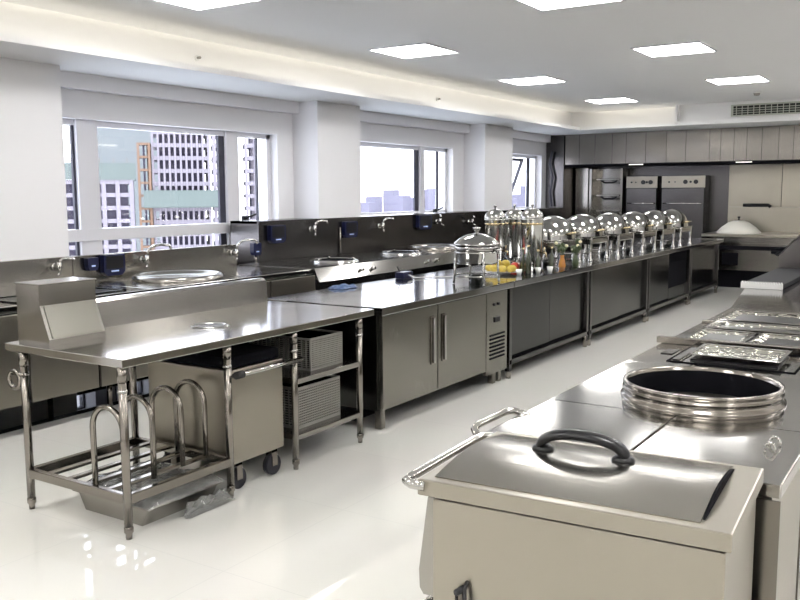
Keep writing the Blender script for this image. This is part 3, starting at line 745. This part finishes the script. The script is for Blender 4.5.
# ------------------------------------------------------------------ back of the kitchen
HY = 14.40
t = thing('extractor_hood', 'long panelled stainless extractor hood across the far wall', 'extractor hood', (-3, 14.8, 1.94))
HX0, HX1 = -5.88, 1.2
put('shell', MB().box(HX0, HX1, HY+.01, HY+.03, 1.95, ZS-.005).box(HX0, HX0+.02, HY+.01, YB-.002, 1.95, ZS-.005).box(HX0, HX1, HY+.03, YB-.01, 2.30, 2.33), 'steel_shadow', t)
x = HX0; k = 0
wid = [.26, .28, .30, .24, .33, .34, .31, .37, .17, .2, .19, .22, .24, .21, .2, .22, .20, .22, .22, .24, .2]
while x < HX1-.05 and k < len(wid):
    w_ = min(wid[k], HX1-x); put('panel', MB().box(x+.003, x+w_-.003, HY, HY+.012, 1.965, ZS-.006, .002), 'hood_steel', t); x += w_; k += 1
put('lower_edge', MB().box(HX0, HX1, HY-.012, HY+.04, 1.925, 1.965), 'hole', t)
put('grease_channel', MB().box(HX0, HX1, HY+.04, YB-.01, 1.93, 1.94).box(HX0, HX1, HY+.04, HY+.06, 1.94, 2.0), 'hole', t)
for lx in (-4.62, -2.92):
    put('hood_lamp', MB().box(lx-.12, lx+.12, HY-.02, HY-.012, 1.938, 1.952, .002), 'hoodlamp', t)

# stainless wall panels of the far wall
for i, (a, b_, lab) in enumerate([(-3.30, -2.49, 'bright stainless wall panel behind the far stove'), (-2.48, -1.5, 'stainless wall panel right of the far stove panel'), (-1.49, -.4, 'stainless wall panel at the right edge of the far wall')]):
    single('cladding_panel', MB().box(a, b_, YB-.02, YB-.001, 0, 1.93, .002), 'steel_cart', lab, 'wall panel', 'stainless panels of the far wall')
# column on the left of the hood
single('column_cladding', MB().box(-6.24, -5.91, 14.42, 14.9, 0, ZS-.003, .004), 'steel_shadow', 'stainless-clad column left of the far hood', 'column')
single('gas_hose', MB().tube([(-6.1, 14.36, 2.2), (-6.14, 14.35, 2.0), (-6.08, 14.35, 1.75), (-6.12, 14.35, 1.5), (-6.09, 14.35, 1.25)], .022, 10), 'frame_dark', 'dark wavy hose hanging beside the far window', 'hose')
# dish steamer / shelf cabinet at left
single('side_panel', MB().box(-5.87, -5.64, 14.9, 15.18, 0, 1.92, .003), 'steel', 'pale narrow steel panel between the clad column and the shelf rack', 'side panel')
t = thing('shelf_rack', 'stainless wall rack with dark bracket shelves left of the ovens', 'shelf rack', (-5.3, 14.95, 0))
put('back_panel', MB().box(-5.60, -5.02, 15.14, 15.17, .82, 1.90), 'steel', t)
for z in (1.15, 1.42, 1.70):
    sh = put('shelf', MB().box(-5.48, -5.06, 14.88, 15.14, z, z+.025, .003), 'steel', t)
    put('bracket', MB().tube([(-5.38, 14.87, z-.01), (-5.32, 14.85, z-.045), (-5.16, 14.85, z-.045), (-5.10, 14.87, z-.01)], .018, 8), 'black', sh)
put('side_post', MB().box(-5.60, -5.56, 14.86, 15.14, 0, 1.90).box(-5.04, -5.0, 14.86, 15.14, 0, 1.90), 'steel', t)
put('base_cabinet', MB().box(-5.555, -5.045, 14.86, 15.14, .05, .80), 'steel_dark', t)
def oven(x0, x1, label):
    t = thing('oven_cabinet', label, 'oven', ((x0+x1)/2, 15.0, 0), 'tall stainless ovens below the hood')
    y = 14.86
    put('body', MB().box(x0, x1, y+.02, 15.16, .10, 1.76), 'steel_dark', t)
    p = put('control_panel', MB().box(x0, x1, y, y+.02, 1.56, 1.755, .003), 'steel_cart', t)
    for f_, r in ((.18, .014), (.32, .010), (.56, .036), (.68, .018), (.80, .036)):
        k_ = put('knob', MB().tube([(x0+(x1-x0)*f_, y, 1.655), (x0+(x1-x0)*f_, y-.03, 1.655)], r, 16), 'black', p)
    d = put('door', MB().box(x0+.01, x1-.01, y-.01, y+.018, .40, 1.545, .004), 'steel_shadow', t)
    put('handle', MB().tube([(x0+.04, y-.01, 1.30), (x0+.04, y-.05, 1.30), (x1-.04, y-.05, 1.30), (x1-.04, y-.01, 1.30)], .010, 8), 'chrome', d)
    put('lower_panel', MB().box(x0+.01, x1-.01, y, y+.018, .11, .39, .003), 'steel_dark', t)
    for x in (x0+.04, x1-.04):
        put('leg', MB().cyl((x, y+.06, 0), (x, y+.06, .10), .02, 10), 'tube', t)
        put('leg', MB().cyl((x, 15.1, 0), (x, 15.1, .10), .02, 10), 'tube', t)
oven(-4.93, -4.40, 'narrow tall oven with knobs nearest the shelf rack')
oven(-4.32, -3.61, 'wide tall oven with knobs right of the narrow oven')
# stove / back table
t = thing('stove_counter', 'low stainless stove counter against the far wall', 'stove', (-2.7, 14.5, 0))
put('worktop', MB().box(-3.42, -1.2, 13.98, 15.1, .80, .84, .004), 'steel_cart', t)
put('splash_shelf', MB().box(-3.25, -1.95, 14.98, 15.10, .84, 1.24, .003), 'steel_cart', t)
put('body', MB().box(-3.22, -1.3, 14.08, 15.1, .28, .80), 'steel', t)
put('apron', MB().box(-3.3, -1.25, 14.03, 14.075, .70, .795, .003), 'steel', t)
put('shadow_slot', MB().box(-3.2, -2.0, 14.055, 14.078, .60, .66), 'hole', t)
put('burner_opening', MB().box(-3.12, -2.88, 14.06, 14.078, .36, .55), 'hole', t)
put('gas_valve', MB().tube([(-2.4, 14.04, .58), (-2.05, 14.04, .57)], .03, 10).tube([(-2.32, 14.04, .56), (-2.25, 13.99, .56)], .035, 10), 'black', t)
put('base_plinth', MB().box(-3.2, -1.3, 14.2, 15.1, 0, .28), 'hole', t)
for x in (-3.28, -2.02): put('leg', MB().box(x-.02, x+.02, 14.02, 14.06, 0, .80), 'tube', t)
put('shelf_handle', MB().tube([(-3.02, 14.97, 1.27), (-2.64, 14.97, 1.27), (-2.60, 14.97, 1.24)], .028, 8), 'black', t)
t = thing('wok_cover', 'pale conical cover with a knob on the far stove counter', 'pan cover', (-2.97, 14.45, .84))
put('dome', MB().lathe([(.33, 0), (.335, .01), (.26, .09), (.15, .17), (.08, .195), (0, .20)], (-2.97, 14.45, .84), 32), 'rice', t)
put('knob', MB().lathe([(.012, .195), (.012, .23), (.022, .24), (.022, .26), (0, .262)], (-2.97, 14.45, .84), 12), 'black', t)

# ------------------------------------------------------------------ island on the right
IX0, IX1 = -1.145, -.325
ZI = .80
def island_unit(y0, y1, label, x0=IX0, x1=IX1, cat='kitchen counter', mat='steel_top', top=True):
    t = thing('island_unit', label, cat, ((x0+x1)/2, (y0+y1)/2, 0), 'stainless units of the right-hand island')
    put('body', MB().box(x0+.03, x1-.025, y0+.03, y1-.005, .12, .765), 'steel_cart', t)
    if top: put('countertop', MB().box(x0, x1, y0, y1, .765, ZI, .004), mat, t)
    for x in (x0+.07, x1-.07):
        for y in (y0+.08, y1-.07): put('leg', MB().cyl((x, y, 0), (x, y, .12), .02, 12), 'tube', t)
    return t
u1 = island_unit(2.18, 2.708, 'left near island unit with a side rail behind the cart', IX0, -.722)
put('side_rail', MB().tube([(-1.10, 2.20, .785), (-1.155, 2.20, .79), (-1.175, 2.22, .805), (-1.18, 2.25, .81), (-1.18, 2.43, .81), (-1.17, 2.47, .808), (-1.13, 2.49, .795), (-1.10, 2.49, .785)], .012, 12), 'chrome', u1)
u2 = island_unit(2.18, 2.708, 'right near island unit with two small lift rings on its top', -.718, IX1)
for y in (2.46, 2.53):
    m = MB(); m.tube(arc((-.40, y, .802), .014, 0, PI, 10, 'xz', 1.5), .004, 8); put('lift_ring', m, 'chrome', u2)
put('seam_strip', MB().box(-.40, -.325, 2.176, 2.18, .12, .76), 'steel', u2)
u3 = island_unit(2.712, 3.50, 'island unit holding the large round black pot well', top=False)
# worktop with a real round opening
m = MB(); pcx, pcy, pr = -.715, 3.0, .235; n = 48
outer = []; inner = []
for k in range(n):
    a = 2*PI*k/n; dx, dy = math.cos(a), math.sin(a)
    hx = ((IX1 if dx > 0 else IX0)-pcx)/dx if abs(dx) > 1e-6 else 1e9; hy = ((3.50 if dy > 0 else 2.712)-pcy)/dy if abs(dy) > 1e-6 else 1e9
    s_ = min(hx, hy); outer.append((pcx+dx*s_, pcy+dy*s_)); inner.append((pcx+dx*pr, pcy+dy*pr))
V = lambda p, z: m.bm.verts.new((p[0], p[1], z))
O1 = [V(p, ZI) for p in outer]; I1 = [V(p, ZI) for p in inner]; O0 = [V(p, .765) for p in outer]; I0 = [V(p, .765) for p in inner]
for k in range(n):
    j = (k+1) % n
    m.bm.faces.new((O1[k], O1[j], I1[j], I1[k])); m.bm.faces.new((O0[k], I0[k], I0[j], O0[j])); m.bm.faces.new((O0[k], O0[j], O1[j], O1[k])); m.bm.faces.new((I0[k], I1[k], I1[j], I0[j]))
# corner fill triangles
for sx_, sy_ in ((IX0, 2.712), (IX1, 2.712), (IX0, 3.50), (IX1, 3.50)):
    ks = sorted(range(n), key=lambda k: (outer[k][0]-sx_)**2+(outer[k][1]-sy_)**2)[:2]
    if abs(outer[ks[0]][0]-sx_) > 1e-4 or abs(outer[ks[0]][1]-sy_) > 1e-4:
        m.bm.faces.new((O1[ks[0]], O1[ks[1]], V((sx_, sy_), ZI)))
put('countertop', m, 'steel_top', u3)
put('pot_wall', MB().lathe([(.268, .800), (.268, .808), (.257, .811), (.257, .828), (.262, .830), (.262, .834), (.257, .836), (.257, .846), (.261, .849), (.260, .856), (.250, .859), (.244, .853), (.243, .80)], (pcx, pcy, 0), 64), 'tube', u3)
put('pot_well', MB().lathe([(.244, .845), (.234, .80), (.23, .45), (0, .44)], (pcx, pcy, 0), 64), 'hole', u3)

# bain-marie
u4 = island_unit(3.504, 5.45, 'bain-marie island unit with rows of shiny food pans', cat='bain-marie')
put('cross_bar', MB().box(-1.165, -.32, 4.00, 4.035, ZI+.001, .832, .003), 'tube', u4)
put('small_plate', MB().box(-1.07, -1.02, 3.74, 3.86, ZI+.0005, ZI+.004, .001), 'steel_dark', u4)
wf = MB(); a, b_, c_, d_ = -1.0, -.505, 3.58, 3.97
q_ = .007; wf.box(a, b_, c_, c_+q_, ZI, ZI+.004).box(a, b_, d_-q_, d_, ZI, ZI+.004).box(a, a+q_, c_, d_, ZI, ZI+.004).box(b_-q_, b_, c_, d_, ZI, ZI+.004)
put('well_frame', wf, 'hole', u4)
def pan(x0, x1, y0, y1, label, zr=.822, z0=.806, first=None):
    t = thing('food_pan', label, 'food pan', ((x0+x1)/2, (y0+y1)/2, z0), 'shiny food pans in the bain-marie')
    m = MB(); q = .014
    m.box(x0, x1, y0, y0+q, zr-.004, zr, .0015).box(x0, x1, y1-q, y1, zr-.004, zr, .0015).box(x0, x0+q, y0, y1, zr-.004, zr, .0015).box(x1-q, x1, y0, y1, zr-.004, zr, .0015)
    put('rim', m, 'chrome', t)
    # pressed lid with a sunken field and ridges
    m = MB(); nx, ny = 22, 14; g = []
    for i in range(nx+1):
        row = []
        for j in range(ny+1):
            u, v = i/nx, j/ny; e = min(u*(x1-x0), (1-u)*(x1-x0), v*(y1-y0), (1-v)*(y1-y0))
            z = zr-.003-min(.013, max(0, e-.012)*.5)
            row.append(m.bm.verts.new((x0+q*.6+(x1-x0-q*1.2)*u, y0+q*.6+(y1-y0-q*1.2)*v, z)))
        g.append(row)
    for i in range(nx):
        for j in range(ny):
            f = m.bm.faces.new((g[i][j], g[i+1][j], g[i+1][j+1], g[i][j+1])); f.smooth = True
    put('pan_lid', m, 'pan', t)
    cx_, cy_ = (x0+x1)/2, (y0+y1)/2
    if False: put('lid_handle', MB().tube([(cx_-.05, cy_, zr-.014), (cx_-.045, cy_, zr+.006), (cx_+.045, cy_, zr+.006), (cx_+.05, cy_, zr-.014)], .005, 8), 'chrome', t)
    put('pan_body', MB().box(x0+.01, x1-.01, y0+.01, y1-.01, ZI+.0005, z0+.001), 'black', t)
    return t
pan(-.93, -.57, 3.64, 3.93, 'shallow shiny tray with a black front edge between the pot well and the cross bar', .83)
put('side_ledge', MB().box(-.98, -.95, 3.60, 3.95, ZI+.0005, ZI+.012, .002), 'chrome', u4)
pan(-1.06, -.80, 4.09, 4.42, 'food pan behind the cross bar on the left')
pan(-.785, -.50, 4.09, 4.42, 'food pan behind the cross bar on the right')
pan(-1.07, -.55, 4.47, 4.72, 'wide food pan in the middle row')
pan(-1.07, -.55, 4.78, 5.2, 'wide food pan in the farthest row')
put('rear_bar', MB().box(-1.14, -.33, 4.735, 4.76, ZI+.0005, .815, .002), 'tube', u4)
u5 = island_unit(5.454, 9.2, 'long plain island counter beyond the food pans', top=False)
put('countertop', MB().prism([(IX0, 5.454), (-1.335, 6.9), (-1.335, 9.2), (IX1, 9.2), (IX1, 5.454)], 'z', .765, ZI), 'steel_counter', u5)
# grooved griddle with toothed edge
t = thing('grooved_griddle', 'flat dark griddle with a white toothed front edge on the island', 'griddle', (-1.2, 7.4, ZI))
m = MB(); x0, x1 = -1.325, -1.045; nteeth = 16; poly = [(x0, .802), (x1, .802)]
for k in range(nteeth, 0, -1):
    xa = x0+(x1-x0)*k/nteeth; xb = x0+(x1-x0)*(k-.5)/nteeth; poly += [(xa, .836), (xb, .854)]
poly += [(x0, .846)]
m.prism(poly, 'y', 6.60, 6.63); put('toothed_edge', m, 'white', t)
put('plate', MB().box(x0, x1, 6.632, 8.1, .803, .834, .003), 'iron', t)
t = thing('sloping_guard', 'sloping stainless guard rising behind the griddle at the right edge', 'splash guard', (-.95, 8.2, ZI))
m = MB(); m.prism([(-1.33, ZI+.001), (-.25, ZI+.001), (-.25, 1.62), (-.80, 1.50), (-1.33, .94)], 'y', 8.15, 8.19); put('panel', m, 'steel_shadow', t)
m = MB(); m.prism([(-1.345, .94), (-1.325, .955), (-.80, 1.52), (-.81, 1.49)], 'y', 8.135, 8.205); put('edge_trim', m, 'black', t)

# ------------------------------------------------------------------ cart in the right foreground
t = thing('flour_cart', 'stainless bin cart with an arched lid and a black loop handle in the foreground', 'cart', (-.68, 1.9, 0))
x0, x1, y0, y1 = -1.028, -.345, 1.655, 2.115
put('body', MB().box(x0+.035, x1-.012, y0+.010, y1-.02, .12, .806, .004).box(x0+.05, x1-.03, y0+.03, y1-.04, .80, .815), 'steel_cart', t)
m = MB(); m.box(x0, x1, y0, y1, .812, .85, .004); put('top_frame', m, 'steel_cart', t)
# arched lid
lx0, lx1, ly0, ly1 = x0+.03, x1-.035, y0+.03, y1-.025
m = MB(); n = 16; poly = []
for i in range(n+1):
    u = i/n; poly.append((ly0+(ly1-ly0)*u, .852+.021*math.sin(PI*u)))
m.prism([(ly0, .849)]+poly+[(ly1, .849)], 'x', lx0, lx1-.03, smooth=False)
for f in m.bm.faces:
    if abs(f.normal.x) < .5: f.smooth = False
lid = put('lid', m, 'steel_lid', t)
put('lid_end_gap', MB().prism([(ly0+.02, .851)]+[(ly0+.02+(ly1-ly0-.04)*i/n, .852+.0195*math.sin(PI*i/n)) for i in range(n+1)]+[(ly1-.02, .851)], 'x', lx1-.029, lx1-.024), 'hole', t)
# black loop handle
hx0, hx1, hyc = -.838, -.628, 1.945
pts = []
def hz(u): return .880+.036*math.sin(PI*u)
m = MB(); ha = [(hx0+(hx1-hx0)*(.5-.5*math.cos(PI*k/20)), hyc-.012*math.sin(PI*k/20), .874+.048*math.sin(PI*k/20)**.8) for k in range(21)]
m.tube(ha, .0145, 14, flat=(1.25, .85))
for X_ in (hx0+.006, hx1-.006): m.lathe([(0, .868), (.026, .868), (.024, .878), (.016, .884), (0, .886)], (X_, hyc, 0), 18, sx=1.1)
put('loop_handle', m, 'black', lid)
# side push rail
rz = .842
put('push_rail', MB().tube([(x0+.02, y0+.0, .835), (x0-.012, y0-.006, .838), (x0-.026, y0-.003, rz), (x0-.03, y0+.04, rz), (x0-.03, y1-.10, rz), (x0-.027, y1-.05, rz), (x0-.01, y1-.02, rz-.004), (x0+.03, y1-.02, .835)], .0115, 14), 'chrome', t)
m = MB(); m.prism([(1.665, .80), (1.72, .80), (1.72, .56), (1.665, .56), (1.64, .59), (1.645, .66)], 'x', x0+.012, x0+.03)
m = MB(); m.prism([(x0+.033, .80), (x0+.012, .80), (x0-.012, .62), (x0-.01, .575), (x0+.0, .56), (x0+.033, .56)], 'y', y0+.03, y0+.33); put('side_flap', m, 'steel', t)
m = MB(); m.box(x0-.0, x0+.033, y0+.03, y0+.33, .30, .548, .006); put('side_pocket', m, 'steel', t)
put('front_latch', MB().tube([(-.905, y0+.012, .625), (-.905, y0-.006, .615), (-.900, y0-.010, .50), (-.900, y0+.012, .49)], .0055, 8).tube([(-.925, y0-.004, .60), (-.925, y0-.008, .50), (-.925, y0+.012, .49)], .004, 8).tube([(-.927, y0-.004, .60), (-.905, y0-.006, .617)], .008, 8), 'black', t)
for x in (x0+.09, x1-.07):
    for y in (y0+.07, y1-.08):
        c_ = put('caster', MB().tube([(x-.017, y, .055), (x+.017, y, .055)], .055, 20), 'rubber', t)
        put('fork', MB().box(x-.024, x-.019, y-.02, y+.02, .05, .12).box(x+.019, x+.024, y-.02, y+.02, .05, .12).box(x-.024, x+.024, y-.02, y+.02, .11, .12), 'tube', c_)

t.rotation_euler = (0, 0, math.radians(3.3))
# ------------------------------------------------------------------ city outside
F_, YAW, PIT, ROL = 868.7, .57392, .122845, -.00537
fwd = Vector((-math.sin(YAW)*math.cos(PIT), math.cos(YAW)*math.cos(PIT), -math.sin(PIT)))
rgt = Vector((math.cos(YAW), math.sin(YAW), 0)); up = rgt.cross(fwd)
cr, sr = math.cos(ROL), math.sin(ROL)
R1, U1 = cr*rgt+sr*up, -sr*rgt+cr*up
GZ = -62.
M['concrete'] = plain('pale_concrete', (.20, .18, .205), .8, noise=.04, nscale=.2)
M['core'] = plain('raw_dark_interior', (.055, .048, .075), .8)
M['net'] = plain('green_safety_netting', (.10, .12, .11), .8, noise=.1, nscale=.3)
M['hoist'] = plain('orange_hoist_steel', (.15, .085, .05), .6)
M['haze'] = plain('hazy_pale_facade', (.13, .14, .14), .9, noise=.05, nscale=.1)
M['far'] = plain('distant_hazy_facade', (.165, .155, .20), .9)  # distance haze is put into the facade colour
M['city'] = plain('hazy_city_ground', (.75,.76,.78), .9, noise=.2, nscale=.03)  # colour raised so the ground bounces light up to the ceiling
struct('floor_outside', None) if False else None
g = MB(); g.box(-1500, -30, -600, 1500, GZ-1, GZ); o = put('city_ground', g, 'city'); o['kind'] = 'structure'
def tower(ax, ay, ang, wx, wy, nx, ny, fh, floors, ztop, label, mats=('concrete', 'core'), colw=.9, slab=.9, name='apartment_tower'):
    """ax, ay: near corner; facade A runs along angle ang for wx, facade B along ang+90 for wy"""
    t = thing(name, label, 'building', (ax, ay, GZ), 'towers under construction outside', ang)
    R = ROOT[t.name]
    def w_(m): m.bm.transform(R); return m
    H = ztop-GZ
    put('core', w_(MB().box(1.2, wx-1.2, 1.2, wy-1.2, 0, H-.3)), mats[1], t)
    for k in range(floors+1):
        z = H-k*fh
        put('floor_slab', w_(MB().box(0, wx, 0, wy, z-slab, z)), mats[0], t)
    zb = H-floors*fh
    for k in range(nx+1):
        x = (wx-colw)*k/nx; put('column', w_(MB().box(x, x+colw, -.15, .8, zb, H)), mats[0], t)
    for k in range(1, ny+1):
        y = (wy-colw)*k/ny
        put('column', w_(MB().box(wx-.8, wx+.15, y, y+colw, zb, H)), mats[0], t)
    put('lower_storeys', w_(MB().box(0, wx, 0, wy, 0, zb)), mats[0], t)
    return t
A50 = math.radians(50)
tower(-161.8, 117.0, A50, 15.2, 14, 5, 3, 2.8, 8, 4.6, 'white grid-fronted tower with green netting on its roof seen through the left window', colw=.9)
t = thing('roof_netting', 'green safety netting around the roof of the nearer tower outside', 'safety netting', (-161.8, 117.0, 4.6), 'green netting outside', A50)
R = ROOT[t.name]
m = MB(); m.box(-.3, 15.8, -.4, -.1, 4.62, 8.2); m.box(15.6, 15.8, -.1, 14, 4.62, 8.2); m.bm.transform(Matrix.Translation((R[0][3], R[1][3], 0)) @ Matrix.Rotation(A50, 4, 'Z')); put('net_panel', m, 'net', t)
m = MB()
for k in range(6): m.box(-.2+k*2.85, -.1+k*2.85, -.1, 0, 4.62, 9.2)
m.bm.transform(Matrix.Translation((R[0][3], R[1][3], 0)) @ Matrix.Rotation(A50, 4, 'Z')); put('scaffold_pole', m, 'hoist', t)
tower(-151.4, 129.4, math.radians(48), 2.8, 4, 1, 1, 2.8, 10, 12.6, 'narrow brown scaffold shaft between the two white towers outside', ('hoist', 'core'), .5, .5, 'scaffold_tower')
tower(-150.1, 132.3, math.radians(46), 12.4, 16, 10, 4, 2.8, 11, 15.4, 'tall white tower with dense narrow windows seen through the left window', colw=.45, slab=.9)
tower(-141.0, 141.6, math.radians(46), 4.0, 16, 1, 4, 2.8, 11, 15.4, 'wing with wide windows right of the dense white tower outside', colw=.8, slab=1.0)
tower(-135.8, 146.4, math.radians(46), 2.6, 8, 1, 2, 2.8, 11, 15.4, 'slim tower part beyond the dark mullion outside', colw=.6)
t = thing('tower_netting', 'green safety netting band wrapped around the dense white tower', 'safety netting', (-149.0, 133.5, -1), 'green netting outside', math.radians(46))
R = Matrix.Translation((-149.0, 133.5, 0)) @ Matrix.Rotation(math.radians(46), 4, 'Z')
m = MB(); m.prism([(-1.3, 2.3), (-3.4, -1.2), (-3.2, -1.5), (-1.2, 1.2)], 'x', -3.5, 15.2); m.bm.transform(R); put('net_panel', m, 'net', t)
t = thing('construction_hoist', 'orange lattice hoist mast beside the slim tower outside', 'construction hoist', (-136.9, 143.0, GZ), None, math.radians(46))
R = Matrix.Translation((-136.9, 143.0, 0)) @ Matrix.Rotation(math.radians(46), 4, 'Z')
for dx, dy in ((0, 0), (.8, 0), (0, .8), (.8, .8)):
    m = MB(); m.box(dx, dx+.16, dy, dy+.16, GZ, 16.5); m.bm.transform(R); put('mast_rail', m, 'hoist', t)
m = MB()
for k in range(40):
    z = -30+k*1.15
    m.box(0, .96, 0, .12, z, z+.14); m.tube([(0.08, .05, z), (.88, .05, z+1.15)], .08, 4)
m.bm.transform(R); put('mast_brace', m, 'hoist', t)
single('hazy_tower', MB().prism([(-330, 246), (-303, 272), (-310, 280), (-337, 254)], 'z', GZ, 34), 'haze', 'pale hazy block standing behind the netted tower outside', 'building')
rnd = random.Random(3)
for k in range(26):
    f_ = k/25; a = math.radians(127.5-19.5*f_+rnd.uniform(-.25, .25)); D = (830, 930, 1030)[k % 3]
    x, y = D*math.cos(a), D*math.sin(a); wd = rnd.uniform(9, 17); h = rnd.uniform(-22, 9)
    o = single('distant_tower', MB().box(x-wd/2, x+wd/2, y-wd/2, y+wd/2, GZ, h), 'far', 'pale block in the hazy skyline beyond the windows', 'building', 'hazy skyline blocks')

# ------------------------------------------------------------------ world, camera, look
w = bpy.data.worlds.new('sky'); SC.world = w; w.use_nodes = True; nt = w.node_tree
bg = nt.nodes['Background']; tc = nt.nodes.new('ShaderNodeTexCoord'); sp_ = nt.nodes.new('ShaderNodeSeparateXYZ')
rp = nt.nodes.new('ShaderNodeValToRGB')
nt.links.new(tc.outputs['Generated'], sp_.inputs[0]); nt.links.new(sp_.outputs['Z'], rp.inputs[0]); nt.links.new(rp.outputs[0], bg.inputs['Color'])
rp.color_ramp.elements[0].position = 0; rp.color_ramp.elements[0].color = (.93, .92, 1, 1)
rp.color_ramp.elements[1].position = .6; rp.color_ramp.elements[1].color = (.80, .88, 1, 1)
bg.inputs['Strength'].default_value = 4.4

cam = bpy.data.cameras.new('camera'); co = bpy.data.objects.new('camera', cam); COL.objects.link(co)
cam.sensor_width = 36; cam.lens = F_/800*36; cam.clip_end = 3000; cam.clip_start = .05
mt = Matrix((R1, U1, -fwd)).transposed().to_4x4(); mt.translation = (0, 0, 1.5); co.matrix_world = mt
SC.camera = co
vs = SC.view_settings; SC.display_settings.display_device = 'sRGB'
vs.view_transform = 'Standard'; vs.look = 'None'; vs.gamma = 1; vs.use_curve_mapping = False; vs.exposure = 0.47
SC.cycles.max_bounces = 10; SC.cycles.diffuse_bounces = 4; SC.cycles.glossy_bounces = 6; SC.cycles.transmission_bounces = 8; SC.cycles.transparent_max_bounces = 8
SC.cycles.use_denoising = True; SC.cycles.sample_clamp_indirect = 6; SC.cycles.caustics_reflective = False; SC.cycles.caustics_refractive = False
